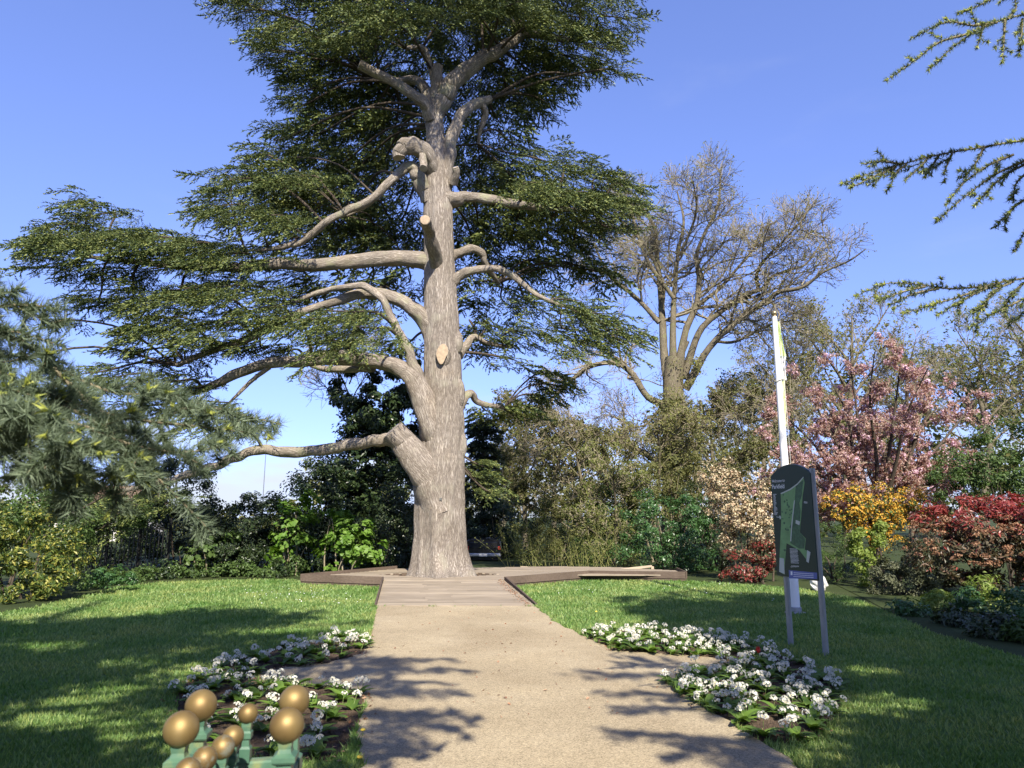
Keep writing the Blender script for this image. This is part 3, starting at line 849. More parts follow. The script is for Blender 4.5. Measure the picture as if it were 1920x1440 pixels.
PADS = [  # px, py, depth offset, radius
 (500,20,0,1.2),(470,10,0,.6),(560,55,-.5,1.4),(620,20,.5,1.6),(700,15,-1.5,1.3),(770,22,-2.0,1.1),(690,58,-1.6,1.0),(640,76,-1.2,.8),(740,42,-2.0,.8),(830,10,1,1.8),(900,15,-.5,1.8),(980,30,0,1.8),
 (1060,30,.5,1.7),(1125,30,0,1.1),(1120,90,0,.9),(1135,130,.1,.5),(1050,100,1,1.3),(990,130,1.5,1.2),(950,170,2,1.1),(880,90,2,1.5),(870,150,2.4,1.2),(780,120,2.5,1.6),
 (700,130,2,1.5),(620,120,1.5,1.4),(560,110,.5,.9),(515,95,0,.6),(590,165,1,1.1),(565,200,1,.6),(650,185,2.5,1.4),(740,190,3,1.4),(1000,180,1.2,.6),(930,220,2,.6),(1080,140,.6,.5),(850,-5,-1.2,1.2),(940,18,-1.2,1.0),(1010,40,-.8,.9),
 (480,-60,0,1.6),(600,-80,0,2),(720,-70,-.6,2.1),(850,-80,-.4,2.2),(980,-70,0,2),(1090,-50,0,1.6),(560,-150,.5,2),(700,-160,0,2.2),(850,-170,0,2.4),(1000,-150,.5,2),(760,-260,.3,2.2),(900,-250,.3,2),(830,-330,.3,1.5),(900,-300,-4.2,1.7),(800,-440,-2.6,2.0),(950,-420,-2.2,1.9),(640,-420,-2.4,1.7),(650,-40,2,2),(800,-30,2.5,2),(950,-30,2.5,2),  # pads set well forward above the view are added to shade the crown below
 (545,255,1,.7),(600,250,1.5,1.1),(670,250,2.5,1.3),(740,240,3,1.2),(560,295,1,1.1),(640,310,2.5,1.4),(720,300,3,1.3),(430,330,0,.7),(480,335,-.5,1.0),(420,375,0,.7),(400,385,-.2,.4),(465,385,-1,1.1),(530,340,.5,1.2),
 (530,405,-1,1.2),(600,380,1.5,1.3),(680,360,2.5,1.3),(620,440,2,1.3),(700,430,3,1.3),(760,400,3,1.2),(560,445,.8,1.0),(590,330,-.3,.9),(580,345,0,1.0),(500,290,.3,.5),
 (180,378,.5,.6),(215,400,.3,1.1),(140,420,-.3,.9),(175,440,-.8,1.3),(245,440,-.8,1.4),(320,445,0,1.3),(390,455,-.5,1.3),(445,475,-.8,1.2),(112,468,0,.7),(140,495,.3,1.1),(230,490,.5,1.2),(310,500,.5,1.2),(400,490,0,1.2),(95,440,-.3,.5),
 (185,560,.3,.9),(140,600,.3,.45),(250,555,.5,1.1),(330,555,-.3,1.2),(400,540,-.8,1.3),(470,535,-1,1.2),(525,575,-1,.9),(345,595,-.8,1.2),(430,605,-1,1.2),(295,620,0,.9),(280,655,.5,.8),(340,655,.5,.9),(415,645,.3,.8),
 (660,585,-2,.9),(700,615,-2,.9),(640,640,-2,.8),(600,600,-1.8,.8),(610,555,.8,.7),(560,600,-1.3,.7),(560,560,.6,.6),
 (200,695,-.5,.8),(270,700,-.5,.9),(350,712,-.5,.8),(30,675,-.5,.6),(380,725,-.4,.6),
 (505,650,.5,.6),(550,655,.6,.5),(480,640,.6,.5),
 (410,775,-.6,.8),(460,795,-.6,.7),(350,770,-.3,.8),(280,760,0,.8),
 (200,985,-.5,.6),(150,955,-.5,.6),(290,940,0,.8),(330,925,.2,.6),(230,960,0,.7),
 (955,265,1.5,.8),(1000,295,1,1.0),(1060,310,.5,1.1),(1115,335,0,.9),(1150,345,-.3,.6),(900,280,2.5,1.2),(900,340,2.5,1.3),(960,330,1.5,1.3),(1030,345,.5,1.3),(1095,365,-.5,1.1),(1145,380,-.8,.8),
 (980,345,-1,.9),(1050,360,-1,.9),(940,400,2,1.3),(1020,400,.5,1.3),(1085,415,0,1.1),(1135,425,-.5,.6),(900,430,3,1.3),(960,450,2.5,1.2),(1030,450,1.5,1.1),(1080,470,1,.8),(880,400,3,1),(1095,500,1.5,.6),(1125,510,1.5,.4),(1010,490,2,.9),
 (890,530,2.5,1.0),(940,560,2.5,1.0),(985,560,1,.8),(1040,560,-.5,.9),(1080,585,-.8,1.0),(1125,615,-.8,.9),(1155,635,-.8,.5),(1055,615,-.5,.8),(1085,645,-.8,.7),(880,600,1.5,.7),(920,610,1,.8),(960,620,.5,.7),(945,670,.5,.6),(900,640,1.5,.5),
 (1010,700,1.5,.6),(1000,740,1.5,.4),(1030,720,1.5,.4),(905,765,1.5,.6),(955,768,1.5,.6),(890,868,.4,.35),(905,915,.3,.4),(885,892,.5,.3),
 (650,340,3.4,1.5),(730,350,3.8,1.5),(580,400,2.4,1.2),(660,420,3.6,1.5),(740,440,3.8,1.4),(560,330,2.2,1.0),(640,270,3.4,1.3),(720,250,3.8,1.4),(900,310,3.6,1.4),(960,380,3.4,1.4),(1030,400,2.4,1.2),(890,460,3.8,1.2),(960,500,3.2,1.1),(860,250,3.6,1.0),(700,160,3.4,1.6),(800,180,3.8,1.5),(900,160,3.4,1.4),(600,140,2.6,1.2),(980,110,2.8,1.4),(1060,70,2,1.3),(640,50,2.6,1.6),(760,20,3,1.8),(880,0,3,1.8),(740,555,2,.7),(770,520,2.5,.8),(700,520,2,.7),(770,640,1.5,.5),(640,520,1.6,.8),(580,525,1.2,.8),(750,470,2.5,.8),(690,460,2.5,.8),
]
acc = Acc(); sup = Acc()
LPc = np.concatenate(limb_pts); LRc = np.concatenate(limb_rad)
trk = TP[TP[:, 2] > 3.5]; trr = TR[TP[:, 2] > 3.5]
base_pts = np.concatenate([LPc, trk]); base_r = np.concatenate([LRc, trr])
PP, DD, SS, RO, BK = [], [], [], [], []
for px, py, dy, R_ in PADS:
    c = at(px, py, TY + dy)
    out = c - np.array([TREE_X, TY, c[2]]); out[2] = 0
    if np.linalg.norm(out) < .5: out = np.array([rng.normal(), rng.normal(), 0])
    out = norm(out); side = np.array([-out[1], out[0], 0])
    # a bough from the nearest limb into the pad
    d = base_pts - c
    w_ = np.linalg.norm(d * np.array([1, 1, 1.4]), axis=1) + 1.2 * np.maximum(0, d @ out) + .8 * np.maximum(0, d[:, 2])
    j = np.argmin(w_); b = base_pts[j]
    mid = (b + c) / 2 + np.array([0, 0, .10 * np.linalg.norm(c - b)]) + rng.normal(0, .08, 3)
    tip = c + out * R_ * .8 + np.array([0, 0, -.1])
    rb = min(.045, base_r[j] * .6) if np.linalg.norm(c - b) > .6 else .03
    tube(sup, [b, mid, c, tip], [rb, rb * .8, .028, .008], 6, 4, cap=False)
    R_ *= .9; n = int((46 if dy > 1.2 else 100 if dy <= -.25 and py > 200 else 70) * R_ * R_ + 12)
    q = np.sqrt(rng.random(n)); an = rng.uniform(0, 2 * math.pi, n)
    lx, ly = q * np.cos(an) * R_, q * np.sin(an) * R_ * .9
    P_ = c + lx[:, None] * out + ly[:, None] * side
    lay = rng.choice([0, -.16, .15, -.32], n, p=[.45, .25, .15, .15]) * min(1, R_) * (.9 if dy <= -.25 else .62)
    tiltk = .55 if dy <= -.25 else (.12 if dy <= .3 else -.20)
    P_[:, 2] += lay + rng.normal(0, .045, n) + tiltk * (P_[:, 1] - c[1]) * np.clip(1.2 - R_ * .3, .5, 1) - .12 * (lx / R_) ** 2 * R_ - .14 * (ly / R_) ** 2 * R_
    ang = np.arctan2(ly, lx + R_ * .9) * .9 + rng.normal(0, .27, n)
    D_ = out * np.cos(ang)[:, None] + side * np.sin(ang)[:, None]
    D_[:, 2] += -.10 - .12 * np.maximum(0, lx / R_) + rng.normal(0, .08, n) + (tiltk * D_[:, 1] if dy <= -.25 else 0)
    hang = (rng.random(n) < .07)
    D_[hang, 2] -= rng.uniform(.4, 1.2, hang.sum())
    nf = np.sin(P_[:, 0] * 4.1 + 1.3 * np.sin(P_[:, 1] * 3.3)) + np.sin(P_[:, 1] * 4.7 + P_[:, 2] * 5.0) + np.sin(P_[:, 2] * 6.1 + P_[:, 0] * 2.2) + rng.normal(0, .5, n)
    kp = nf > -1.3                              # ragged gaps
    S_ = rng.uniform(.36, .62, n) + .38 * (q > .78) * rng.random(n)
    PP.append(P_[kp]); DD.append(D_[kp]); SS.append(S_[kp]); RO.append(rng.normal(0, .2, n)[kp]); BK.append(np.full(kp.sum(), dy > 1.2 or py < -200))
PP, DD, SS, RO, BK = [np.concatenate(x_) for x_ in (PP, DD, SS, RO, BK)]
place(acc, SPR, PP[~BK], DD[~BK], SS[~BK], RO[~BK])
place(acc, SPR_BK, PP[BK], DD[BK], SS[BK] * 1.2, RO[BK])
print('cedar sprays', len(PP), 'tris', acc.tris())
acc.build('crown', [M['cedar'], M['twig_dark']], cedar, kind='stuff')
sup.build('bough', M['twig_dark'], cedar, smooth=True, kind='stuff')

# ------------------------------------------------------------------ foliage and branching tools
def leaves(acc, P, N, size, asp=.5, mat=0, fold=.25, along=None):
    n = len(P)
    if n == 0: return
    N = norm(N)
    t = along if along is not None else rng.normal(0, 1, (n, 3))
    t = norm(t - N * (t * N).sum(1, keepdims=True)); s = np.cross(N, t)
    L = np.asarray(size).reshape(-1, 1) * np.ones((n, 1)); Wd = L * asp * .5
    b = P - t * L * .5; tip = P + t * L * .5
    l = P + s * Wd + N * Wd * fold * 2 - t * L * .05; r_ = P - s * Wd + N * Wd * fold * 2 - t * L * .05
    V = np.stack([b, r_, tip, l], 1)
    F = np.array([(0, 1, 2), (0, 2, 3)])[None] + (4 * np.arange(n))[:, None, None]
    acc.add(V.reshape(-1, 3), F.reshape(-1, 3), mat)

def clump_points(blobs, nclump, nleaf, rc, shell=.55, up=.45, jit=.5):
    """leaf positions gathered in clumps spread through the outer shell of a set of ellipsoids"""
    w = np.array([b[1][0] * b[1][2] for b in blobs]); w = w / w.sum()
    bi = rng.choice(len(blobs), nclump, p=w)
    C = np.array([b[0] for b in blobs])[bi]; Rr = np.array([b[1] for b in blobs])[bi]
    d = norm(rng.normal(0, 1, (nclump, 3)))
    q = shell + (1.02 - shell) * np.sqrt(rng.random(nclump))
    q *= 1 + rng.normal(0, .07, nclump)
    cc = C + d * q[:, None] * Rr
    rr = rc * rng.uniform(.55, 1.4, nclump)
    k = rng.integers(0, nclump, nleaf)
    e = norm(rng.normal(0, 1, (nleaf, 3)))
    P = cc[k] + e * (rr[k] * rng.random(nleaf) ** .45)[:, None] * np.array([1, 1, .75])
    N = norm(d[k] * .7 + e * .5 + np.array([0, 0, up]) + rng.normal(0, jit, (nleaf, 3)))
    keep = P[:, 2] > .02
    return P[keep], N[keep], cc, d

def blob(px, py, Y, rx, rz, ry=None):
    c = at(px, py, Y); k = mpx(c)
    return (c, np.array([rx * k, (ry if ry is not None else (rx + rz) / 2 * k), rz * k]))

def base_of(blobs):
    c = np.mean([b[0] for b in blobs], axis=0)
    return (c[0], c[1], 0)

def shrub(name, label, cat, blobs, n, size, m, rc=.22, asp=.5, shell=.5, stems=6, stem_m='twig_dark', extra=None, up=.45, jit=.5, group=None, nclump=None, fold=.25, top=None):
    t = thing(name, label, cat, base_of(blobs), group)
    vol = sum(b[1][0] * b[1][2] for b in blobs)
    nc = nclump or int(max(25, vol / (rc * rc) * 2.2))
    P, N, cc, d = clump_points(blobs, nc, n, rc, shell, up, jit)
    acc = Acc()
    sz = size * rng.uniform(.65, 1.35, len(P))
    mm = m if isinstance(m, (list, tuple)) else [m]
    if top is not None:                         # the young top growth carries the second leaf colour
        f = top(P)
        leaves(acc, P[~f], N[~f], sz[~f], asp, 0, fold); leaves(acc, P[f], N[f], sz[f] * 1.1, asp * .8, 1, fold)
    else:
        leaves(acc, P, N, sz, asp, 0, fold)
    acc.build('foliage', [M[x] for x in mm], t, kind='stuff')
    if stems:
        sa = Acc(); b0 = np.array(base_of(blobs))
        for i in range(stems):
            q = cc[rng.integers(0, len(cc))]
            s0 = b0 + np.array([rng.normal(0, .12), rng.normal(0, .12), 0])
            s0[:2] += (q[:2] - b0[:2]) * .35
            mid = (s0 + q) / 2 + rng.normal(0, .08, 3)
            tube(sa, [s0, mid, q], [.028, .02, .006], 5, 3, cap=False)
        sa.build('stems', M[stem_m], t, smooth=True, kind='stuff')
    if extra: extra(t, P, N, cc, d)
    return t

def resample(P, R, k):
    L = np.concatenate([[0], np.cumsum(np.linalg.norm(np.diff(P, axis=0), axis=1))]); s = np.linspace(0, L[-1], k)
    return np.stack([np.interp(s, L, P[:, i]) for i in range(3)], 1), np.interp(s, L, R)

def children(P, R, per, tmin, length, ang, wander, steps, up=0.0, rfac=.55, rmin=.004, tip=None, tmax=1.0):
    n, k = R.shape
    idx = np.repeat(np.arange(n), per); m = len(idx)
    t = rng.uniform(tmin, tmax, m) * (k - 1); i0 = np.minimum(t.astype(int), k - 2); f = (t - i0)[:, None]
    p = P[idx, i0] * (1 - f) + P[idx, i0 + 1] * f
    d = norm(P[idx, i0 + 1] - P[idx, i0])
    rr = (R[idx, i0] * (1 - f[:, 0]) + R[idx, i0 + 1] * f[:, 0]) * rfac
    ax = norm(np.cross(d, rng.normal(0, 1, (m, 3))))
    a = rng.normal(ang, .22, m)[:, None]
    d = norm(d * np.cos(a) + ax * np.sin(a))
    L = length * rng.uniform(.55, 1.25, m) * (1.25 - .85 * t / (k - 1))
    Q = [p]
    for s in range(steps):
        d = norm(d + rng.normal(0, wander, (m, 3)) + np.array([0, 0, up]))
        Q.append(Q[-1] + d * (L / steps)[:, None])
    Rn = np.maximum(rmin, np.linspace(1, .35, steps + 1)[None] * np.maximum(rmin, rr)[:, None])
    return np.stack(Q, 1), Rn

def emit(acc, P, R, sides=3, mat=0):
    for i in range(P.shape[1] - 1):
        segs(acc, P[:, i], P[:, i + 1], R[:, i], R[:, i + 1], sides, mat)

def twig_tree(name, label, cat, limbs, Y, levels, barkm, twigm, bud=None, group=None, trunk_sides=12, lump=.06, base=None, dyv=1.2, ntrunk=1):
    """limbs: lists of (px, py, diameter px); the first ntrunk of them are the trunk"""
    acc = Acc(); lim = Acc(); Ps, Rs = [], []
    b = at(*limbs[0][0][:2], Y) if base is None else np.array(base)
    t = thing(name, label, cat, (b[0], b[1], 0), group)
    for k, L in enumerate(limbs):
        dy = 0 if k < ntrunk else rng.normal(0, dyv)
        n = len(L)
        p = np.array([at(x, y, Y + dy * i / max(1, n - 1)) for i, (x, y, d) in enumerate(L)]); r = np.array([d / 2 * mpx(q) for (x, y, d), q in zip(L, p)])
        if k == 0: p[0, 2] = -.05
        P_, R_ = tube(acc if k < ntrunk else lim, p, r, trunk_sides if k < ntrunk else 8, 5, lump=lump, seed=k, cap=False)
        if k >= ntrunk or len(limbs) == 1:
            q, s = resample(P_, R_, 9); Ps.append(q); Rs.append(s)
    acc.build('trunk', M[barkm], t, smooth=True)
    if lim.n: lim.build('limbs', M[barkm], t, smooth=True, kind='stuff')
    P, R = np.array(Ps), np.array(Rs)
    tw = Acc(); last = None
    for lv in levels:
        P, R = children(P, R, **lv); emit(tw, P, R, 3 if lv['steps'] < 4 else 4); last = P
    if bud is not None:
        m, n, size, asp = bud
        i = rng.integers(0, len(last), n); j = rng.integers(1, last.shape[1], n)
        q = last[i, j] + rng.normal(0, .05, (n, 3))
        leaves(tw, q, rng.normal(0, 1, (n, 3)) + np.array([0, -.3, .6]), size * rng.uniform(.6, 1.4, n), asp, 1)
    tw.build('crown', [M[twigm]] + ([M[bud[0]]] if bud else []), t, kind='stuff')
    print(name, 'tris', tw.tris() + acc.tris() + lim.tris())
    return t, last

# leaf materials
M['l_oakbud'] = leaf_mat('opening_oak_buds', [(.14, .155, .045), (.21, .22, .065), (.25, .22, .085)], .6, .35)
M['l_olive'] = leaf_mat('olive_leaves', [(.07, .085, .022), (.12, .125, .035), (.17, .165, .055)], .6, .3)
M['l_dark'] = leaf_mat('dark_evergreen_leaves', [(.014, .026, .010), (.028, .045, .016), (.05, .07, .024)], .38, .12, .4)
M['l_ivy'] = leaf_mat('ivy_leaves', [(.016, .032, .012), (.032, .055, .018), (.06, .085, .028)], .35, .15, .45)
M['l_green'] = leaf_mat('glossy_green_leaves', [(.03, .075, .020), (.055, .125, .035), (.085, .165, .055)], .35, .25, .45)
M['l_bright'] = leaf_mat('fresh_maple_leaves', [(.075, .16, .016), (.12, .225, .03), (.17, .28, .05)], .5, .4)
M['l_mid'] = leaf_mat('mid_green_leaves', [(.04, .075, .018), (.07, .12, .028), (.11, .165, .045)], .5, .3)
M['l_gold'] = leaf_mat('variegated_gold_leaves', [(.04, .07, .018), (.06, .10, .022), (.14, .17, .03), (.40, .37, .08)], .4, .3)
M['l_yellow'] = leaf_mat('yellow_orange_flowers', [(.50, .26, .03), (.58, .345, .04), (.66, .44, .07)], .55, .3, tcol=(1.1, .9, .4))
M['l_pinkleaf'] = leaf_mat('bronze_cherry_leaves', [(.27, .165, .13), (.37, .245, .195), (.47, .36, .29)], .5, .35, tcol=(1.3, .8, .6))
M['l_blossom'] = leaf_mat('pink_cherry_blossom', [(.60, .38, .44), (.72, .52, .58), (.82, .66, .70)], .6, .35, tcol=(1.1, .8, .9))
M['l_cream'] = leaf_mat('cream_flower_clusters', [(.34, .26, .13), (.52, .43, .26), (.64, .56, .38), (.44, .27, .16)], .65, .25, tcol=(1.1, .95, .7))
M['l_red'] = leaf_mat('red_young_leaves', [(.16, .026, .025), (.26, .048, .040), (.36, .10, .07)], .35, .3, .45, tcol=(1.4, .6, .5))
M['l_rust'] = leaf_mat('rusty_flower_heads', [(.18, .085, .045), (.27, .14, .075), (.37, .22, .12)], .65, .2, tcol=(1.2, .8, .5))
M['l_bronze'] = leaf_mat('bronze_green_leaves', [(.045, .05, .024), (.085, .07, .034), (.15, .08, .045)], .4, .2, .4)
M['l_greygreen'] = leaf_mat('grey_green_leaves', [(.05, .06, .03), (.09, .10, .05), (.14, .145, .08)], .55, .25)
M['l_lime'] = leaf_mat('lime_leaves', [(.13, .20, .03), (.20, .27, .05), (.28, .33, .09)], .5, .4)
M['l_willow'] = leaf_mat('willow_leaves', [(.09, .115, .025), (.15, .175, .04), (.22, .23, .07)], .55, .4)
M['l_russet'] = leaf_mat('fallen_russet_leaves', [(.20, .09, .05), (.30, .16, .09), (.36, .24, .15)], .8, .1)
M['core'] = simple('shaded_inner_twigs', (.02, .02, .012), .9)
M['willow_stem'] = bark_mat('yellow_stem_bark', (.12, .12, .045), (.22, .22, .08), (.30, .29, .12), 2.0, .2)

# ------------------------------------------------------------------ the bare oak and other trees behind
OAK = [
 [(1262, 1010, 60), (1262, 900, 50), (1262, 800, 46), (1262, 720, 48), (1266, 672, 46)],
 [(1252, 710, 28), (1245, 660, 23), (1242, 600, 19), (1238, 540, 16), (1231, 470, 13), (1228, 430, 10), (1212, 400, 7), (1192, 365, 4)],
 [(1236, 605, 14), (1200, 565, 12), (1165, 535, 10), (1140, 513, 8), (1112, 455, 4)],
 [(1262, 700, 24), (1262, 600, 16), (1265, 540, 13), (1272, 470, 10), (1282, 415, 7), (1270, 360, 4)],
 [(1270, 700, 26), (1286, 620, 18), (1306, 570, 16), (1311, 515, 14), (1306, 480, 11), (1320, 440, 9), (1346, 385, 7), (1352, 318, 4)],
 [(1308, 572, 11), (1350, 540, 9), (1385, 500, 7), (1412, 468, 5), (1430, 420, 3)],
 [(1282, 710, 22), (1310, 625, 17), (1350, 585, 15), (1400, 552, 14), (1430, 541, 11), (1446, 520, 9), (1480, 506, 8), (1512, 494, 5), (1550, 440, 3)],
 [(1422, 546, 10), (1419, 512, 9), (1440, 480, 7), (1472, 448, 5), (1512, 405, 3)],
 [(1285, 730, 24), (1330, 652, 18), (1382, 602, 16), (1440, 562, 14), (1462, 547, 12), (1506, 538, 9), (1542, 511, 7), (1590, 490, 5), (1622, 468, 3)],
 [(1256, 760, 20), (1215, 745, 18), (1185, 700, 16), (1150, 680, 14), (1100, 690, 11), (1062, 722, 9), (1012, 770, 6)],
 [(1264, 560, 12), (1215, 490, 10), (1190, 420, 8), (1175, 370, 4)],
 [(1265, 900, 18), (1210, 852, 14), (1140, 826, 12), (1100, 801, 11), (1070, 790, 9), (1032, 800, 8), (1008, 835, 5)],
 [(1275, 480, 8), (1305, 400, 6), (1300, 340, 4)], [(1240, 520, 9), (1210, 460, 7), (1150, 400, 4)],
 [(1340, 640, 9), (1380, 640, 8), (1440, 610, 6), (1490, 600, 4)], [(1290, 640, 9), (1240, 760, 7), (1200, 800, 5), (1150, 780, 4)],
 [(1275, 790, 12), (1330, 780, 10), (1400, 760, 8), (1470, 745, 5)],
]
OAK = [[(x, y, d * .8) for x, y, d in OAK[0]]] + [[(x, y, d * .70) for x, y, d in L] for L in OAK[1:]]
oak, _ = twig_tree('oak_tree', 'tall spreading oak with bare twisting limbs and hardly any leaf, behind the flagpole', 'tree', OAK, 32.0, [
    dict(per=14, tmin=.22, length=2.9, ang=.8, wander=.27, steps=5, up=.02, rfac=.5, rmin=.02),
    dict(per=7, tmin=.15, length=1.25, ang=.7, wander=.30, steps=3, up=.06, rfac=.55, rmin=.010),
    dict(per=9, tmin=.15, length=.78, ang=.75, wander=.3, steps=1, up=.06, rfac=.55, rmin=.0072)],
    'oak_bark', 'twig', ('l_oakbud', 15000, .085, .55), dyv=2.0)
acc = Acc(); P, N, _, _ = clump_points([blob(1262, 735, 31.8, 34, 60), blob(1265, 840, 31.6, 55, 80), blob(1290, 690, 31.8, 28, 30)], 120, 6500, .35, .4)
leaves(acc, P, N, .10 * rng.uniform(.6, 1.4, len(P)), .5); acc.build('trunk_shoots', M['l_oakbud'], oak, kind='stuff')

def stick_tree(name, label, px, ytop, Y, spread, ybase=None, lim=7, levels=None, barkm='oak_bark', twigm='twig', bud=None, d0=14, dyv=1.0, first=.4, cat='tree', base_d=None):
    yb = gnd_y(Y)
    H = yb - ytop
    limbs = [[(px, yb, d0 * 1.3), (px + rng.normal(0, 3), yb - H * .25, d0), (px + rng.normal(0, 5), yb - H * .5, d0 * .7), (px + rng.normal(0, 8), yb - H * .75, d0 * .4), (px + rng.normal(0, 10), ytop + H * .06, d0 * .12)]]
    for i in range(lim):
        t0 = first + (.82 - first) * i / lim
        sgn = 1 if i % 2 else -1
        e = spread * rng.uniform(.6, 1.0) * (1 - .45 * (t0 - first) / (1 - first)); y0 = yb - H * t0
        rise = H * rng.uniform(.12, .32) * (1.0 if t0 < .6 else .8)
        limbs.append([(px, y0, d0 * .55 * (1 - t0 * .5)), (px + sgn * e * .35, y0 - rise * .5, d0 * .38 * (1 - t0 * .5)), (px + sgn * e * .7, max(ytop + 8, y0 - rise * .85), d0 * .22), (px + sgn * e, max(ytop, y0 - rise * 1.2), d0 * .1)])
    limbs.append([limbs[0][2], limbs[0][3], limbs[0][4]])
    levels = levels or [
        dict(per=8, tmin=.2, length=H * .17 * mpx(at(px, ytop, Y)), ang=.7, wander=.2, steps=4, up=.1, rfac=.5, rmin=.016),
        dict(per=5, tmin=.15, length=H * .09 * mpx(at(px, ytop, Y)), ang=.7, wander=.25, steps=3, up=.08, rfac=.55, rmin=.010),
        dict(per=6, tmin=.15, length=H * .05 * mpx(at(px, ytop, Y)), ang=.7, wander=.3, steps=1, up=.05, rfac=.6, rmin=.007)]
    return twig_tree(name, label, cat, limbs, Y, levels, barkm, twigm, bud, dyv=dyv)

def gnd_y(Y, z=0.0):
    p = np.array([[0.0, Y, z]])
    return float(project(p)[1][0])

stick_tree('bare_tree', 'pale green budding tree between the oak and the pink cherry tree', 1590, 565, 38, 130, bud=('l_oakbud', 6500, .13, .6), d0=16)
stick_tree('bare_tree', 'twiggy grey tree just right of the flagpole top, with scattered olive buds', 1480, 600, 41, 110, bud=('l_oakbud', 6000, .12, .6), d0=13)
stick_tree('bare_tree', 'leafless thin tree showing above the middle of the pink cherry', 1712, 610, 42, 80, bud=('l_oakbud', 1500, .11, .6), d0=10)
stick_tree('bare_tree', 'yellow green budding tree rising above the dark shrub at the right edge', 1850, 615, 36, 120, bud=('l_willow', 4500, .13, .6), d0=13)
stick_tree('bare_tree', 'grey twiggy tree at the right edge behind the yellow green one', 1960, 560, 44, 150, bud=('l_oakbud', 4000, .12, .6), d0=14)
stick_tree('bare_tree', 'slim olive tree behind the low oak limbs, right of the dark conifer', 985, 745, 36, 80, bud=('l_olive', 9000, .12, .6), d0=9, first=.2)
stick_tree('bare_tree', 'brown twiggy tree below the bent oak limb, full of fine bare twigs', 1085, 790, 30, 95, bud=('l_olive', 8000, .10, .6), d0=9, first=.15, lim=9)
stick_tree('bare_tree', 'olive twiggy tree at the foot of the oak, left of the cream shrub', 1330, 740, 29, 110, bud=('l_olive', 12000, .10, .6), d0=11, first=.15, lim=9)
stick_tree('bare_tree', 'tangled grey brown thicket tree in front of the oak trunk', 1235, 770, 27, 120, bud=('l_oakbud', 8000, .08, .6), d0=9, first=.1, lim=10)
stick_tree('bare_tree', 'bare shrubby tree with fine twigs behind the left rail of the deck', 1150, 840, 25, 90, bud=('l_willow', 6000, .08, .6), d0=7, first=.1, lim=9, twigm='twig_pale')
stick_tree('bare_tree', 'pale stemmed slim tree showing right of the van', 945, 840, 33, 50, bud=('l_olive', 5000, .1, .6), d0=7, first=.15, barkm='twig_pale')
stick_tree('bare_tree', 'bare twiggy tree crown rising above the ivy covered tree', 655, 575, 34, 60, bud=None, d0=8, lim=6, first=.55)
stick_tree('bare_tree', 'tall olive tree far behind the pale rail of the deck', 1040, 770, 44, 110, bud=('l_olive', 9000, .15, .6), d0=10, first=.15, lim=9)
stick_tree('bare_tree', 'broad olive tree behind the pink cherry at its left', 1430, 690, 34, 110, bud=('l_olive', 9000, .12, .6), d0=10, first=.15, lim=9)

# woodland further back that reads as one mass
woods = Acc()
bl = [blob(x, y, Y, rx, rz) for x, y, Y, rx, rz in ((920, 930, 52, 120, 130), (1050, 920, 55, 140, 120), (1200, 900, 58, 150, 130), (1380, 880, 56, 160, 140), (1560, 850, 60, 180, 160),
      (1760, 830, 58, 190, 170), (1960, 820, 55, 170, 170), (640, 960, 55, 120, 80), (780, 930, 50, 120, 110), (400, 985, 60, 200, 40), (150, 975, 60, 200, 45), (-60, 960, 55, 150, 60))]
P, N, _, _ = clump_points(bl, 700, 34000, 1.0, .55)
leaves(woods, P, N, .42 * rng.uniform(.6, 1.4, len(P)), .6, 0)
woods.build('woods', M['l_olive'], kind='stuff')

# ------------------------------------------------------------------ shrubs and hedges, left side
shrub('hedge_shrub', 'tall dark evergreen shrub with tiny leaves behind the metal fence', 'shrub', [blob(345, 925, 21.5, 75, 75), blob(290, 980, 21.5, 75, 70), blob(420, 960, 21, 60, 60)], 14000, .09, 'l_dark', rc=.3, shell=.35)
shrub('hedge_shrub', 'dark rounded evergreen shrub between fence and maple sapling', 'shrub', [blob(470, 1005, 20.8, 75, 75), blob(430, 1030, 20.5, 60, 55)], 12000, .085, 'l_dark', rc=.28, shell=.35)
shrub('hedge_shrub', 'dark laurel shrub standing behind the bright maple sapling', 'shrub', [blob(590, 935, 22.5, 70, 75), blob(560, 1000, 22, 80, 75), blob(640, 990, 22.5, 80, 80)], 15000, .105, 'l_ivy', rc=.32, shell=.35)
shrub('hedge_shrub', 'low dark shrub in the shade left of the cedar trunk', 'shrub', [blob(735, 1000, 21.8, 70, 75), blob(760, 950, 22.5, 60, 90), blob(765, 990, 26, 60, 70)], 13000, .09, 'l_dark', rc=.3, shell=.35)
shrub('hedge_shrub', 'dark ivy green shrub at the left edge behind the gold shrub', 'shrub', [blob(30, 955, 16.5, 90, 75), blob(110, 985, 17, 70, 60), blob(-60, 960, 16, 100, 100)], 12000, .085, 'l_mid', rc=.3, shell=.35)
shrub('hedge_shrub', 'mid green shrub overhanging the top of the metal fence', 'shrub', [blob(215, 955, 19, 75, 45), blob(160, 985, 18.5, 45, 45), blob(150, 935, 19.5, 70, 36)], 9000, .08, 'l_mid', rc=.26, shell=.35)
shrub('variegated_shrub', 'gold and green variegated shrub at the left edge of the lawn', 'shrub',
      [blob(60, 1070, 14.2, 75, 62), blob(118, 1055, 14.3, 45, 55), blob(40, 1010, 14.8, 80, 65), blob(100, 1000, 15, 45, 45), blob(-50, 1030, 14, 70, 95)], 12000, .085, 'l_gold', rc=.2, asp=.42)
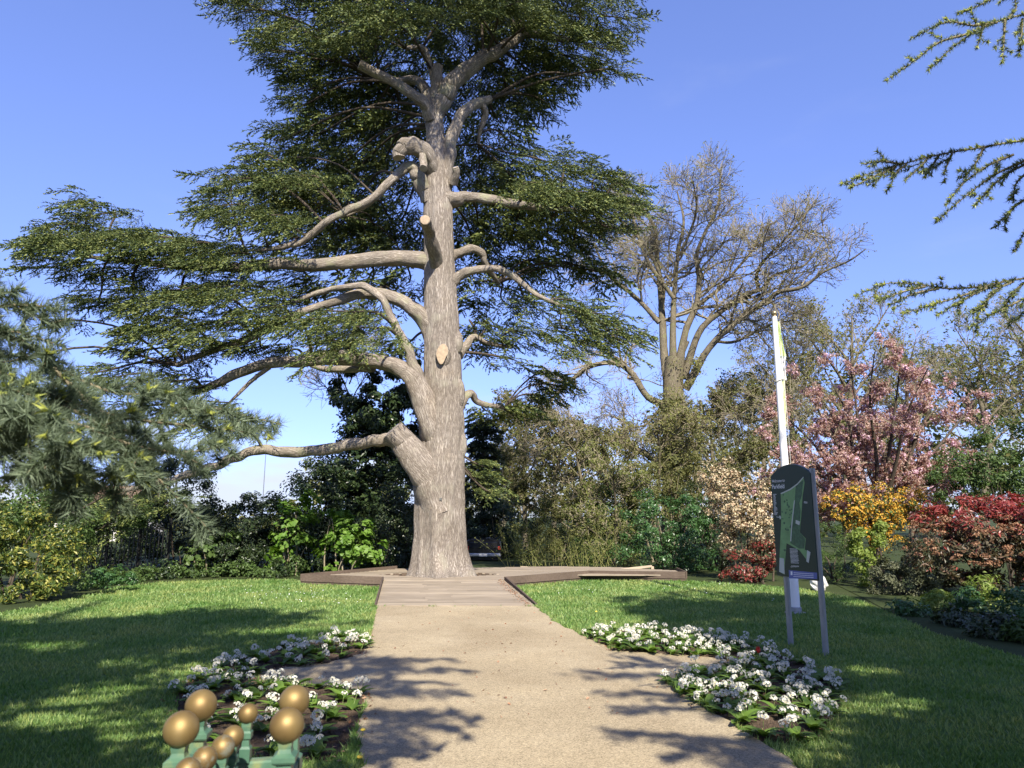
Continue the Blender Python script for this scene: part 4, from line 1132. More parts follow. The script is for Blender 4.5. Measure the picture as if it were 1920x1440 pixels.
ivt = shrub('ivy_tree', 'tall dark tree trunk smothered in ivy, left of the cedar trunk', 'tree',
      [blob(720, 760, 24.5, 62, 80), blob(745, 880, 24.5, 62, 110), blob(690, 850, 24.5, 62, 110), blob(655, 740, 25, 32, 60), blob(655, 665, 25, 30, 40), blob(665, 610, 25.2, 18, 38), blob(760, 700, 24.6, 35, 60), blob(660, 960, 24.5, 60, 90), blob(720, 820, 24.8, 55, 90), blob(630, 900, 24.6, 45, 70), blob(775, 800, 24.8, 35, 90)],
      38000, .15, 'l_ivy', rc=.36, stems=9, shell=.12)
def maple(label, blobs, n, m, size=.13):
    return shrub('maple_sapling', label, 'sapling', blobs, n, size, m, rc=.2, asp=.95, shell=.35, up=.7, jit=.35, stems=7, stem_m='twig', fold=.12)
maple('bright green maple sapling glowing in the sun left of the cedar', [blob(655, 1010, 20.2, 48, 42), blob(625, 1040, 20.1, 35, 26), blob(690, 1035, 20.2, 36, 30), blob(640, 975, 20.4, 24, 22)], 2100, 'l_bright')
maple('thin maple sapling with fewer bright leaves, left of the brighter one', [blob(545, 1000, 20.6, 40, 62), blob(520, 1040, 20.4, 30, 25), blob(575, 950, 20.8, 22, 32)], 1100, 'l_bright')
maple('small maple sprig with drooping leaves in front of the metal fence', [blob(400, 1010, 20, 42, 42), blob(370, 1040, 20, 30, 22)], 420, 'l_mid', .14)
shrub('hedge_shrub', 'dark hedge shrub growing behind the metal fence at its left end', 'shrub', [blob(140, 995, 23.5, 90, 60), blob(230, 1010, 23, 70, 55)], 7000, .10, 'l_dark', rc=.34)
shrub('hedge_shrub', 'dense dark hedge shrub behind the right end of the metal fence', 'shrub', [blob(320, 1010, 24, 90, 60), blob(400, 1000, 24, 80, 65)], 7000, .10, 'l_ivy', rc=.34)
# low ground cover along the back edge of the left lawn
gc = Acc()
for x in range(170, 780, 22):
    yb = np.interp(x, [170, 220, 300, 400, 560, 780], [1112, 1098, 1090, 1086, 1083, 1072])
    Yg = gnd(x, yb)[1] + rng.uniform(.2, .9) + (1.2 if x > 560 else 0)
    b_ = [blob(x + rng.normal(0, 6), gnd_y(Yg) - rng.uniform(8, 20), Yg, 20, rng.uniform(12, 24), .5)]
    P, N, _, _ = clump_points(b_, 14, 520, .14, .4, .6)
    leaves(gc, P, N, .075 * rng.uniform(.6, 1.4, len(P)), .55, 0 if rng.random() < .7 else 1)
gc.build('undergrowth', [M['l_mid'], M['l_ivy']], kind='stuff')

# fern-like green weeds at the foot of the fence
shrub('leafy_weed', 'low bright weedy clump at the foot of the fence beside the gold shrub', 'plant', [blob(190, 1085, 15.4, 28, 16), blob(235, 1080, 16, 26, 15)], 1400, .07, 'l_green', rc=.12, stems=0)

# ------------------------------------------------------------------ shrubs, right side
gb = shrub('laurel_bush', 'glossy green bush behind the sloping handrail', 'bush', [blob(1252, 990, 22, 72, 78), blob(1215, 1035, 21.8, 60, 48), blob(1290, 1030, 21.8, 50, 55), blob(1300, 960, 22.3, 40, 40)], 12000, .085, 'l_green', rc=.26)
shrub('dark_shrub', 'very dark shrub filling the gap between glossy bush and cream shrub', 'shrub', [blob(1345, 1010, 22.5, 45, 85), blob(1330, 930, 23, 45, 60)], 6000, .08, 'l_dark', rc=.3)
shrub('cream_shrub', 'shrub covered in cream flower clusters, left of the park sign', 'shrub',
      [blob(1390, 940, 18.8, 58, 62), blob(1357, 895, 18.9, 34, 34), blob(1425, 985, 18.6, 40, 55), blob(1395, 1000, 18.6, 46, 46), blob(1340, 900, 19, 34, 36), blob(1370, 955, 18.7, 45, 50)], 11000, .065, ['l_bronze', 'l_cream'], rc=.15, asp=.6,
      top=lambda P: rng.random(len(P)) < .72)
shrub('red_leaf_shrub', 'low shrub with red and bronze leaves below the cream shrub', 'shrub', [blob(1400, 1062, 18.2, 48, 30), blob(1440, 1045, 18.2, 40, 36)], 3500, .075, ['l_bronze', 'l_red'], rc=.16, top=lambda P: rng.random(len(P)) < .5)
shrub('yellow_shrub', 'orange yellow flowering shrub right of the park sign', 'shrub',
      [blob(1590, 950, 18.6, 55, 38), blob(1640, 970, 18.5, 55, 42), blob(1715, 945, 18.8, 45, 32), blob(1665, 1000, 18.4, 40, 35), blob(1625, 935, 18.6, 60, 32)], 10000, .055, ['l_mid', 'l_yellow'], rc=.13, asp=.8,
      top=lambda P: rng.random(len(P)) < .62)
shrub('ferny_shrub', 'dark feathery green shrub low behind the right sign post', 'shrub', [blob(1570, 1040, 18.2, 45, 55), blob(1545, 1000, 18.8, 40, 55)], 5500, .055, 'l_mid', rc=.18, asp=.3)
shrub('lime_shrub', 'pale lime green leafy shrub between the ferny shrub and the grey green shrub', 'shrub', [blob(1625, 1040, 17, 32, 52), blob(1660, 1000, 17.2, 28, 26)], 2600, .095, 'l_lime', rc=.18, asp=.5)
shrub('grey_green_shrub', 'dense grey green shrub at the lawn edge left of the bronze one', 'shrub', [blob(1690, 1060, 15.6, 62, 55), blob(1650, 1085, 15.4, 35, 32), blob(1735, 1075, 15.2, 45, 45)], 8000, .055, 'l_greygreen', rc=.18)
bs = shrub('photinia_shrub', 'wide bronze shrub with rusty flower heads and red shoots on top', 'shrub',
      [blob(1790, 1035, 14.8, 75, 75), blob(1870, 1030, 14.6, 85, 85), blob(1960, 1010, 14.4, 80, 100), blob(1850, 965, 15.4, 95, 36), blob(1760, 985, 15.2, 50, 35)], 19000, .10, ['l_bronze', 'l_red'], rc=.2, asp=.36, shell=.3,
      top=lambda P: (rng.random(len(P)) < np.clip((P[:, 2] - 1.2) / .6, 0.03, .95)))
def heads(t, blobs, n, m, r, front):
    P, N, cc, d = clump_points(blobs, n, 10, .1, .93, .3)
    k = (cc[:, 2] > front[0]) & (cc[:, 2] < front[1]) & (d[:, 1] < .3)
    cc = cc[k]; acc = Acc()
    idx = np.repeat(np.arange(len(cc)), 34)
    e = norm(rng.normal(0, 1, (len(idx), 3)) + np.array([0, 0, .6]))
    leaves(acc, cc[idx] + e * r * np.array([1, 1, .55]) * rng.uniform(.5, 1, (len(idx), 1)), e + rng.normal(0, .4, e.shape), .042 * rng.uniform(.6, 1.3, len(idx)), .8)
    acc.build('flower_heads', M[m], t, kind='stuff')
heads(bs, [blob(1790, 1035, 14.7, 80, 80), blob(1870, 1030, 14.5, 90, 88), blob(1960, 1010, 14.3, 85, 100), blob(1760, 985, 15.1, 58, 42)], 420, 'l_rust', .09, (.7, 1.6))
shrub('evergreen_shrub', 'large dark green shrub at the right edge behind the red shoots', 'shrub', [blob(1850, 870, 17.6, 75, 65), blob(1925, 860, 17.4, 80, 85), blob(1785, 905, 17.9, 45, 38), blob(1880, 920, 17.2, 90, 60)], 14000, .075, 'l_mid', rc=.24)
low = [('leaf_mound', 'low rounded green clump at the left tip of the right border', 1702, 1158, 26, 17, 'l_green'),
       ('leaf_mound', 'upright light green leafy clump in the right border beside the soil gap', 1752, 1152, 24, 24, 'l_lime'),
       ('leaf_mound', 'dark blue green mound in the right border nearest the lawn', 1792, 1178, 34, 18, 'l_ivy'),
       ('leaf_mound', 'broad bright green clump in the middle of the right border', 1815, 1152, 30, 26, 'l_green'),
       ('leaf_mound', 'tall lime shoots above the right border in front of the bronze shrub', 1842, 1140, 22, 40, 'l_lime'),
       ('leaf_mound', 'dark leafy mound at the right edge of the picture nearest the lawn', 1868, 1203, 40, 26, 'l_ivy'),
       ('leaf_mound', 'light green leafy clump at the right edge of the border, behind the dark mound', 1905, 1170, 34, 40, 'l_green'),
       ('leaf_mound', 'dark clump low at the far right end of the border', 1930, 1215, 30, 28, 'l_mid')]
for nm, lb, x, yb, rx, rz, m in low:
    Yg = gnd(x, yb)[1] + .25
    shrub(nm, lb, 'plant', [blob(x, gnd_y(Yg) - rz * .75, Yg, rx, rz, .32)], 900, .085, m, rc=.13, asp=.42 if m != 'l_lime' else .3, stems=0, up=.6, shell=.4)

# thicket between the deck and the oak
for lb, bl_, n, m in (('dark olive thicket shrub beyond the van at the foot of the conifer', [blob(930, 985, 30, 60, 70), blob(985, 1000, 29, 60, 60)], 7000, 'l_ivy'),
                      ('shadowy olive thicket behind the upright yellow stems', [blob(1060, 985, 27.5, 75, 75), blob(1010, 1020, 27, 50, 45)], 8000, 'l_olive'),
                      ('dark green thicket shrub left of the glossy bush', [blob(1150, 990, 26, 70, 80), blob(1120, 1030, 25.5, 60, 45)], 8000, 'l_mid'),
                      ('tall olive thicket shrub rising behind the glossy bush', [blob(1240, 900, 26, 75, 75), blob(1300, 880, 26.5, 60, 80), blob(1190, 920, 26, 50, 60)], 8000, 'l_olive')):
    shrub('thicket_shrub', lb, 'shrub', bl_, n, .09, m, rc=.3, shell=.25, stems=16, stem_m='twig')

# pink cherry
CH = [[(1640, 1075, 22), (1640, 1035, 19), (1642, 1000, 17)]]
for x, y in ((1440, 840), (1460, 770), (1500, 715), (1545, 690), (1590, 668), (1640, 660), (1690, 668), (1740, 690), (1790, 705), (1840, 735), (1850, 800), (1820, 850), (1500, 860), (1560, 800), (1690, 790), (1750, 830), (1620, 760), (1455, 900), (1800, 890), (1580, 880), (1690, 880), (1430, 930), (1500, 930), (1560, 945), (1610, 930), (1700, 940), (1760, 910), (1540, 750), (1760, 760), (1640, 830), (1600, 850)):
    CH.append([(1641, 1005, 11), ((1641 * 2 + x) / 3 + rng.normal(0, 8), 1000 + (y - 1000) * .38, 7), ((1641 + 2 * x) / 3 + rng.normal(0, 8), 1000 + (y - 1000) * .72, 4), (x, y, 2)])
cherry, lastc = twig_tree('cherry_tree', 'wide bronze leaved cherry tree dotted with pink blossom behind the park sign', 'tree', CH, 20.5, [
    dict(per=8, tmin=.35, length=1.1, ang=.75, wander=.2, steps=3, up=.02, rfac=.55, rmin=.008),
    dict(per=6, tmin=.2, length=.5, ang=.7, wander=.2, steps=2, up=.03, rfac=.6, rmin=.005)], 'twig_dark', 'twig', ('l_pinkleaf', 46000, .085, .5), dyv=1.3)
acc = Acc(); i = rng.integers(0, len(lastc), 1500); c = lastc[i, rng.integers(1, lastc.shape[1], 1500)]
k = np.repeat(np.arange(1500), rng.integers(6, 20, 1500)); e = norm(rng.normal(0, 1, (len(k), 3)))
leaves(acc, c[k] + e * .085 * rng.uniform(.4, 1, (len(k), 1)), e, .05 * rng.uniform(.7, 1.3, len(k)), .9)
acc.build('blossom', M['l_blossom'], cherry, kind='stuff')

# yellow-green upright stems beyond the deck
for n_, (x0, x1, lb) in enumerate(((950, 1015, 'sparse yellow green stems leaning over beside the van'), (1020, 1075, 'thick clump of upright yellow green stems behind the low rail'),
                                    (1080, 1130, 'upright yellow green stems between the low rail and the handrail'), (1135, 1185, 'short leafy yellow stems left of the glossy bush'))):
    xm = (x0 + x1) / 2; Yb = 23.4
    t = thing('willow_clump', lb, 'shrub', at(xm, 1060, Yb) * np.array([1, 1, 0]))
    sa = Acc(); P0 = []; 
    for k in range(20):
        x = rng.uniform(x0 - 8, x1 + 8); Yk = Yb + rng.normal(0, .35)
        yb = gnd_y(Yk); h = rng.uniform(25, 100)
        dx = rng.normal(0, 24) + (-25 if n_ == 0 and k < 12 else 0)
        pts_ = [at(x, yb, Yk), at(x + dx * .4, yb - h * .5, Yk), at(x + dx, yb - h, Yk + rng.normal(0, .2))]
        tube(sa, pts_, [.010, .008, .003], 4, 3, cap=False); P0.append(resample(np.array(pts_), np.ones(3), 12)[0])
    sa.build('stems', M['willow_stem'], t, smooth=True, kind='stuff')
    P0 = np.array(P0); n = 1100
    q = P0[rng.integers(0, 20, n), rng.integers(2, 12, n)] + rng.normal(0, .07, (n, 3))
    la = Acc(); leaves(la, q, rng.normal(0, 1, (n, 3)) + np.array([0, -.3, .5]), .07 * rng.uniform(.6, 1.3, n), .4)
    la.build('foliage', M['l_willow'], t, kind='stuff')

# dark conifer behind the trunk and van
con = thing('conifer', 'narrow dark conifer standing right behind the cedar trunk', 'tree', at(905, 1040, 31) * np.array([1, 1, 0]))
b0 = origin(con); top_z = at(905, 775, 31)[2]
acc = Acc(); tube(acc, [b0, b0 + np.array([0, 0, top_z])], [.14, .02], 7, 1); acc.build('trunk', M['twig_dark'], con, smooth=True)
n = 300; z = rng.uniform(.4, top_z * .97, n); an = rng.uniform(0, 6.28, n); rr = (1 - z / top_z) * 1.25 + .1
q = rr * rng.uniform(.05, .75, n)
P = np.stack([b0[0] + np.cos(an) * q, b0[1] + np.sin(an) * q, z], 1)
D = np.stack([np.cos(an), np.sin(an), np.full(n, -.35) + rng.normal(0, .15, n)], 1)
M['fir'] = leaf_mat('dark_fir_needles', [(.012, .022, .010), (.022, .036, .014), (.035, .05, .02)], .5, .1)
acc = Acc(); place(acc, SPR_LO, P, D, rng.uniform(.5, .85, n)); acc.build('crown', [M['fir'], M['twig_dark']], con, kind='stuff')

# ------------------------------------------------------------------ metal fence in the hedge
M['fence'] = simple('dark_fence_paint', (.022, .022, .02), .45)
f0, f1 = at(128, 1080, 18.0), at(312, 1062, 20.2)
fence = thing('metal_fence', 'dark metal railings half hidden in the hedge behind the left lawn', 'fence', (f0[0], f0[1], 0))
d = f1 - f0; d[2] = 0; L = np.linalg.norm(d); d /= L
nb = int(L / .115)
me_bar = None
for i in range(nb):
    p = f0 + d * (i + .5) * L / nb
    if me_bar is None:
        acc = Acc(); box(acc, (0, 0, .72), (.02, .02, 1.44)); me_bar = acc.mesh('bar', M['fence'])
    o = bpy.data.objects.new('bar', me_bar); COL.objects.link(o); o.parent = fence
    o.location = (p[0] - f0[0], p[1] - f0[1], rng.normal(0, .004)); o.rotation_euler = (0, 0, math.atan2(d[1], d[0]))
for z in (.18, 1.28):
    acc = Acc(); m_ = (f0 + f1) / 2; box(acc, (m_[0], m_[1], z), (L, .008, .04), rotz(math.atan2(d[1], d[0]))); acc.build('rail', M['fence'], fence)
for i in range(4):
    p = f0 + d * L * i / 3
    acc = Acc(); box(acc, (p[0], p[1] + .04, .78), (.06, .06, 1.56)); acc.build('post', M['fence'], fence)

# ------------------------------------------------------------------ far house, lamp post
M['render'] = simple('pale_house_render', (.62, .58, .52), .9, vary=.08); M['tiles'] = simple('brown_roof_tiles', (.22, .14, .09), .9, vary=.25, scale=3)
M['glass'] = simple('dark_window_glass', (.02, .025, .03), .1, spec=.6)
hc = at(150, 965, 48); hc[2] = 0
house = thing('house', 'far pale house with brown roof glimpsed through the left shrubs', 'house', hc)
hz = at(150, 943, 48)[2]; rz_ = at(150, 924, 48)[2]
acc = Acc(); box(acc, (hc[0], hc[1] + 3, hz / 2), (5.4, 6, hz)); acc.build('wall', M['render'], house)
acc = Acc(); V = np.array([(-3, -.3, hz), (3, -.3, hz), (3, 6.3, hz), (-3, 6.3, hz), (-3, 3, rz_ + .6), (3, 3, rz_ + .6)]) + np.array([hc[0], hc[1], .003])
acc.add(V, [(0, 1, 5), (0, 5, 4), (2, 3, 4), (2, 4, 5), (1, 2, 5), (3, 0, 4), (0, 2, 1), (0, 3, 2)]); rf = acc.build('roof', M['tiles'], house)
for dx in (-1.4, 1.3):
    acc = Acc(); box(acc, (hc[0] + dx, hc[1] - .02, hz - .9), (1.1, .06, 1.0)); wn = acc.build('window', M['render'], house)
    acc = Acc(); box(acc, (hc[0] + dx, hc[1] - .06, hz - .9), (.92, .03, .82)); acc.build('pane', M['glass'], wn)
M['lampgrey'] = simple('grey_lamp_metal', (.16, .17, .18), .45, metal=.3)
lb_ = at(493, 935, 60); ltop = at(498, 823, 60)
lamp = thing('street_lamp', 'slim grey street lamp with flat head far beyond the hedge', 'street lamp', (lb_[0], lb_[1], 0))
acc = Acc(); tube(acc, [(lb_[0], lb_[1], 0), (lb_[0], lb_[1], ltop[2] * .5), (lb_[0], lb_[1], ltop[2])], [.06, .035, .025], 8, 1); acc.build('pole', M['lampgrey'], lamp, smooth=True)
acc = Acc(); sphere(acc, (lb_[0], lb_[1], ltop[2]), .32, 14, 8, 0, (1, 1, .3)); acc.build('lamp_head', M['lampgrey'], lamp, smooth=True)

# ------------------------------------------------------------------ parked van behind the trunk
M['vanpaint'] = simple('black_van_paint', (.012, .012, .014), .25, spec=.5); M['bumper'] = simple('silver_bumper', (.38, .40, .42), .35, metal=.4, vary=.12, scale=5)
M['tyre'] = simple('black_rubber', (.015, .015, .015), .9); M['taillight'] = simple('red_tail_light', (.55, .06, .03), .25, spec=.6)
M['plate'] = simple('white_plate', (.75, .75, .72), .4)
vL = at(872, 1063, 27); vR = at(940, 1063, 27); vz = at(900, 1012, 27)[2]
vx = (vL[0] + vR[0]) / 2; vw = vR[0] - vL[0]; k = vz / 1.85
van = thing('parked_van', 'black van parked beyond the deck, seen from behind right of the trunk', 'van', (vx, 28.5, 0))
acc = Acc()
sec = [(-vw / 2, .06 * k), (vw / 2, .06 * k), (vw / 2, 1.1 * k), (vw / 2 * .93, 1.72 * k), (vw / 2 * .8, 1.85 * k), (-vw / 2 * .8, 1.85 * k), (-vw / 2 * .93, 1.72 * k), (-vw / 2, 1.1 * k)]
V = []
for yy, tp in ((27.0, .0), (27.12, .0), (30.2, .0), (31.2, -.5)):
    for x, z in sec: V.append((vx + x * (.97 if yy == 27.0 else 1), yy, z + (tp if z > 1.3 * k else tp * .2)))
T = []
for i in range(3):
    for j in range(8):
        a_, b_ = i * 8 + j, i * 8 + (j + 1) % 8
        T += [(a_, b_, b_ + 8), (a_, b_ + 8, a_ + 8)]
T += [(0, i + 1, i) for i in range(1, 7)] + [(24, 24 + i, 25 + i) for i in range(1, 7)]
acc.add(np.array(V), T); acc.build('body', M['vanpaint'], van)
acc = Acc(); box(acc, (vx, 26.985, 1.38 * k), (vw * .78, .03, .52 * k), None, 0, .01); acc.build('rear_window', M['glass'], van)
acc = Acc(); box(acc, (vx, 26.93, .52 * k), (vw * .96, .14, .30 * k), None, 0, .03); acc.build('bumper', M['bumper'], van)
for s in (-1, 1):
    acc = Acc(); box(acc, (vx + s * vw * .44, 26.98, 1.12 * k), (.10, .05, .34 * k), None, 0, .012); acc.build('tail_light', M['taillight'], van)
    for yy in (27.9, 30.3):
        acc = Acc(); th = np.linspace(0, 2 * math.pi, 18, endpoint=False); R_ = .31 * k
        prof_ = [(R_ * .5, -.1), (R_, -.08), (R_, .08), (R_ * .5, .1)]
        lathe(acc, (vx + s * (vw / 2 - .1), yy, R_), prof_, 18, R=np.array([[0, 0, 1], [0, 1, 0], [-1, 0, 0]])); acc.build('wheel', M['tyre'], van)
acc = Acc(); box(acc, (vx, 26.85, .52 * k), (.30, .012, .09), None); acc.build('number_plate', M['plate'], van)

# ------------------------------------------------------------------ flagpole
M['white'] = simple('white_pole_paint', (.80, .79, .75), .35, vary=.04, scale=3); M['finial'] = simple('dull_gold_finial', (.30, .24, .13), .35, metal=.7)
M['flaggreen'] = leaf_mat('lime_flag_cloth', [(.42, .62, .05)], .7, .35); M['flagwhite'] = leaf_mat('white_flag_cloth', [(.78, .78, .76)], .7, .35, tcol=(1, 1, 1))
M['flaggrey'] = simple('grey_flag_print', (.30, .30, .33), .8); M['rope'] = simple('pale_rope', (.60, .58, .50), .9)
M['steel'] = simple('grey_post_metal', (.29, .30, .30), .42, metal=.35, vary=.08, scale=8)
fb = gnd(1491, 1150); ft = at(1451.5, 592, fb[1])
fp = thing('flagpole', 'white tapering flagpole with a ball top and a limp green and white flag', 'flagpole', fb)
Hf = ft[2]
acc = Acc(); tube(acc, [fb, fb + np.array([0, 0, .9]), fb + np.array([0, 0, Hf * .5]), fb + np.array([0, 0, Hf])], [.088, .085, .066, .045], 18, 3); acc.build('pole', M['white'], fp, smooth=True)
acc = Acc(); lathe(acc, fb, [(.17, 0), (.17, .02), (.11, .03), (.105, .10), (.09, .11)], 20); acc.build('base_plate', M['steel'], fp)
acc = Acc(); sphere(acc, fb + np.array([0, 0, Hf + .045]), .055, 18, 12); lathe(acc, fb + np.array([0, 0, Hf]), [(.048, -.02), (.05, 0), (.03, .006)], 16); acc.build('ball_finial', M['finial'], fp, smooth=True)
# limp flag hanging down the right side of the pole: gathered folds
fl_top = at(1455, 604, fb[1])[2]; fl_bot = at(1468, 742, fb[1])[2]; nz_ = 30
def folds(z0, z1, w0, w1, accs, nz=22, nf=16):
    V = []
    for i in range(nz + 1):
        t = i / nz; z = z0 + (z1 - z0) * t; w = w0 + (w1 - w0) * t
        for j in range(nf + 1):
            s = j / nf
            V.append((fb[0] + .045 + w * s * (1 - .15 * math.sin(5 * t)) + .006 * math.sin(9 * s + 4 * t), fb[1] - .02 + (.035 + .02 * t) * math.sin(s * 13 + 2.5 * t) * (1 - .3 * s), z - .1 * s * w))
    T = []
    for i in range(nz):
        for j in range(nf):
            a_ = i * (nf + 1) + j
            T += [(a_, a_ + 1, a_ + nf + 2), (a_, a_ + nf + 2, a_ + nf + 1)]
    accs.add(np.array(V), T)
zmid = at(1461, 668, fb[1])[2]
acc = Acc(); folds(fl_top, zmid, .015, .105, acc); flag = acc.build('flag', M['flaggreen'], fp, smooth=True)
acc = Acc(); folds(zmid - .002, at(1468, 712, fb[1])[2], .105, .08, acc); acc.build('white_stripe', M['flagwhite'], flag, smooth=True)
for z_, s_ in ((at(1, 676, fb[1])[2], .022), (at(1, 690, fb[1])[2], .028)):
    acc = Acc(); sphere(acc, (fb[0] + .10, fb[1] - .058, z_), s_, 10, 6, 0, (.8, .12, 1.2)); acc.build('flag_emblem', M['flaggrey'], flag)
acc = Acc(); folds(at(1468, 714, fb[1])[2], at(1472, 800, fb[1])[2], .035, .015, acc, 18, 8); acc.build('flag_tail', M['flaggreen'], flag, smooth=True)
acc = Acc(); tube(acc, [fb + np.array([.085, -.02, Hf - .1]), fb + np.array([.095, -.03, Hf * .5]), fb + np.array([.1, -.02, 1.1])], [.005] * 3, 5, 2); acc.build('halyard', M['rope'], fp)
zr = at(1465, 713, fb[1])[2]
acc = Acc(); th = np.linspace(0, 2 * math.pi, 17)
tube(acc, [(fb[0] + .075 * math.cos(t), fb[1] + .075 * math.sin(t), zr + .025 * math.cos(t)) for t in th], [.008] * 17, 6, 1); acc.build('rope_tie', M['rope'], fp)

# ------------------------------------------------------------------ park map sign
M['panel'] = simple('dark_green_sign_panel', (.012, .034, .024), .42, spec=.35); M['print_white'] = simple('white_sign_print', (.80, .81, .80), .5)
M['map_lawn'] = simple('map_lawn_green', (.16, .31, .12), .5, vary=.2, scale=9); M['map_wood'] = simple('map_tree_green', (.05, .12, .06), .5, vary=.4, scale=25)
M['map_path'] = simple('map_path_grey', (.48, .52, .46), .5); M['map_blue'] = simple('sign_blue_band', (.10, .13, .36), .5)
s0 = gnd(1483, 1210); s1 = gnd(1549, 1229)
sx = s1 - s0; SW = np.linalg.norm(sx); sx /= SW
sn = np.array([sx[1], -sx[0], 0]); sn = sn if sn @ (CAM - s0) > 0 else -sn      # faces the path
sign = thing('park_sign', 'dark green park map sign with rounded top on two grey posts', 'sign', (s0 + s1) / 2)
zb = at(1456, 1080, s0[1] + .02)[2]; zt = at(1442, 893, s0[1] + .02)[2]
pl = at(1456, 1080, s0[1])          # left bottom corner: a little left of the left post
PWd = SW + .15; x_off = -.13
def sp(u, v, lift=.0):              # u along the panel 0..1, v down 0..1
    return s0 + sx * (x_off + u * PWd) + np.array([0, 0, zt + (zb - zt) * v - s0[2]]) + sn * (.045 + lift)
def panel_poly(acc, uv, l0, l1, mt=0):
    n = len(uv)
    V = [sp(u, v, l1) for u, v in uv] + [sp(u, v, l0) for u, v in uv]
    T = [tuple(t) for t in tessellate_polygon([[Vector((u, v, 0)) for u, v in uv]])]
    T2 = T + [(a_ + n, c_ + n, b_ + n) for a_, b_, c_ in T]
    for i in range(n):
        j = (i + 1) % n; T2 += [(i, i + n, j + n), (i, j + n, j)]
    acc.add(np.array(V), T2, mt)
arc = [(u, -.105 * (1 - (2 * u - 1) ** 2)) for u in np.linspace(0, 1, 17)]
acc = Acc(); panel_poly(acc, arc + [(1, 1), (0, 1)], -.022, 0.0); pn = acc.build('panel', M['panel'], sign)
arc2 = [(u * 1.02 - .01, -.003 + v) for u, v in arc]
acc = Acc(); panel_poly(acc, arc2 + [(1.01, 1.005), (-.01, 1.005)], -.034, -.023); acc.build('panel_backing', M['steel'], sign)
def zz(x, y):                       # pixel in the 6x close view -> panel u, v
    tl, tr, bl_, br = (75, 215), (565, 150), (155, 1300), (650, 1365)
    v = (y - 200) / 1110
    for _ in range(4):
        xl = tl[0] + (bl_[0] - tl[0]) * v; xr = tr[0] + (br[0] - tr[0]) * v
        u = (x - xl) / (xr - xl)
        yt = tl[1] + (tr[1] - tl[1]) * u; yb = bl_[1] + (br[1] - bl_[1]) * u
        v = (y - yt) / (yb - yt)
    return (u, v)
def Z(l): return [zz(x, y) for x, y in l]
acc = Acc(); panel_poly(acc, Z([(210, 400), (330, 345), (420, 280), (490, 205), (505, 260), (480, 420), (470, 560), (445, 830), (515, 900), (500, 1020), (565, 1050), (545, 1165), (520, 1130), (440, 1030), (280, 950), (265, 1100), (245, 1290), (185, 1260), (190, 1080), (215, 680)]), 0, .0012)
mp_o = acc.build('map', M['map_lawn'], sign)
acc = Acc(); panel_poly(acc, Z([(400, 300), (490, 235), (470, 420), (440, 500), (455, 570), (445, 830), (510, 905), (495, 1010), (440, 1010), (330, 950), (345, 780), (380, 540)]), .0012, .002); acc.build('map_woodland', M['map_wood'], mp_o)
acc = Acc()
for poly in ([(210, 395), (330, 340), (420, 275), (490, 195), (494, 206), (424, 288), (334, 354), (214, 408)], [(398, 690), (450, 710), (440, 750), (395, 730)], [(530, 1025), (568, 1050), (546, 1168), (520, 1150)], [(190, 1110), (245, 1120), (255, 1290), (185, 1262)], [(378, 470), (388, 470), (352, 770), (340, 930), (328, 930), (340, 760)], [(185, 655), (200, 645), (214, 668), (200, 692)]):
    panel_poly(acc, Z(poly), .0012, .0026)
acc.build('map_paths', M['map_path'], mp_o, kind='stuff')
acc = Acc()
for _ in range(46):
    x, y = rng.uniform(225, 420), rng.uniform(380, 1080)
    if in_poly(np.array([x]), np.array([y]), [(225, 410), (400, 320), (370, 600), (320, 900), (270, 940), (260, 1080), (205, 1080), (225, 680)])[0]:
        r_ = rng.uniform(5, 13)
        panel_poly(acc, Z([(x + r_ * math.cos(t), y + r_ * 1.2 * math.sin(t)) for t in np.linspace(0, 6.28, 8)[:-1]]), .0012, .0022)
acc.build('map_trees', M['map_wood'], mp_o, kind='stuff')
acc = Acc(); panel_poly(acc, Z([(305, 1245), (640, 1275), (640, 1345), (310, 1335)]), 0, .0014); band = acc.build('blue_band', M['map_blue'], sign)
acc = Acc()
for k_ in range(3): panel_poly(acc, Z([(365, 1272 + 20 * k_), (600, 1287 + 20 * k_), (600, 1292 + 20 * k_), (365, 1277 + 20 * k_)]), .0014, .002)
panel_poly(acc, Z([(330, 1258), (352, 1260), (352, 1300), (330, 1298)]), .0014, .002)
acc.build('band_print', M['print_white'], band, kind='stuff')
acc = Acc()
for k_ in range(18):
    y_ = 410 + k_ * 13.4; w__ = rng.uniform(22, 48)
    panel_poly(acc, Z([(108 + k_ * .9, y_), (108 + k_ * .9 + w__, y_ - 2), (108 + k_ * .9 + w__, y_ + 2.5), (108 + k_ * .9, y_ + 4.5)]), 0, .0012)
for k_ in range(12):
    y_ = 1010 + k_ * 14
    panel_poly(acc, Z([(320 + k_ * 1.2, y_), (425 + k_ * 1.2 - rng.uniform(0, 20), y_ + 4), (425 + k_ * 1.2 - 8, y_ + 8), (320 + k_ * 1.2, y_ + 4.5)]), 0, .0012)
for k_, (x, y) in enumerate(((495, 480), (495, 492), (150, 660))):
    panel_poly(acc, Z([(x, y), (x + 40, y + 4), (x + 40, y + 8), (x, y + 5)]), 0, .0012)
xs_ = np.linspace(332, 430, 26); ys_ = 1205 + 14 * np.sin(np.arange(26) * 1.9) * (1 - np.arange(26) / 40)
for i in range(25):
    panel_poly(acc, Z([(xs_[i], ys_[i] - 2.5), (xs_[i + 1], ys_[i + 1] - 2.5), (xs_[i + 1], ys_[i + 1] + 2.5), (xs_[i], ys_[i] + 2.5)]), 0, .0012)
acc.build('small_print', M['print_white'], sign, kind='stuff')
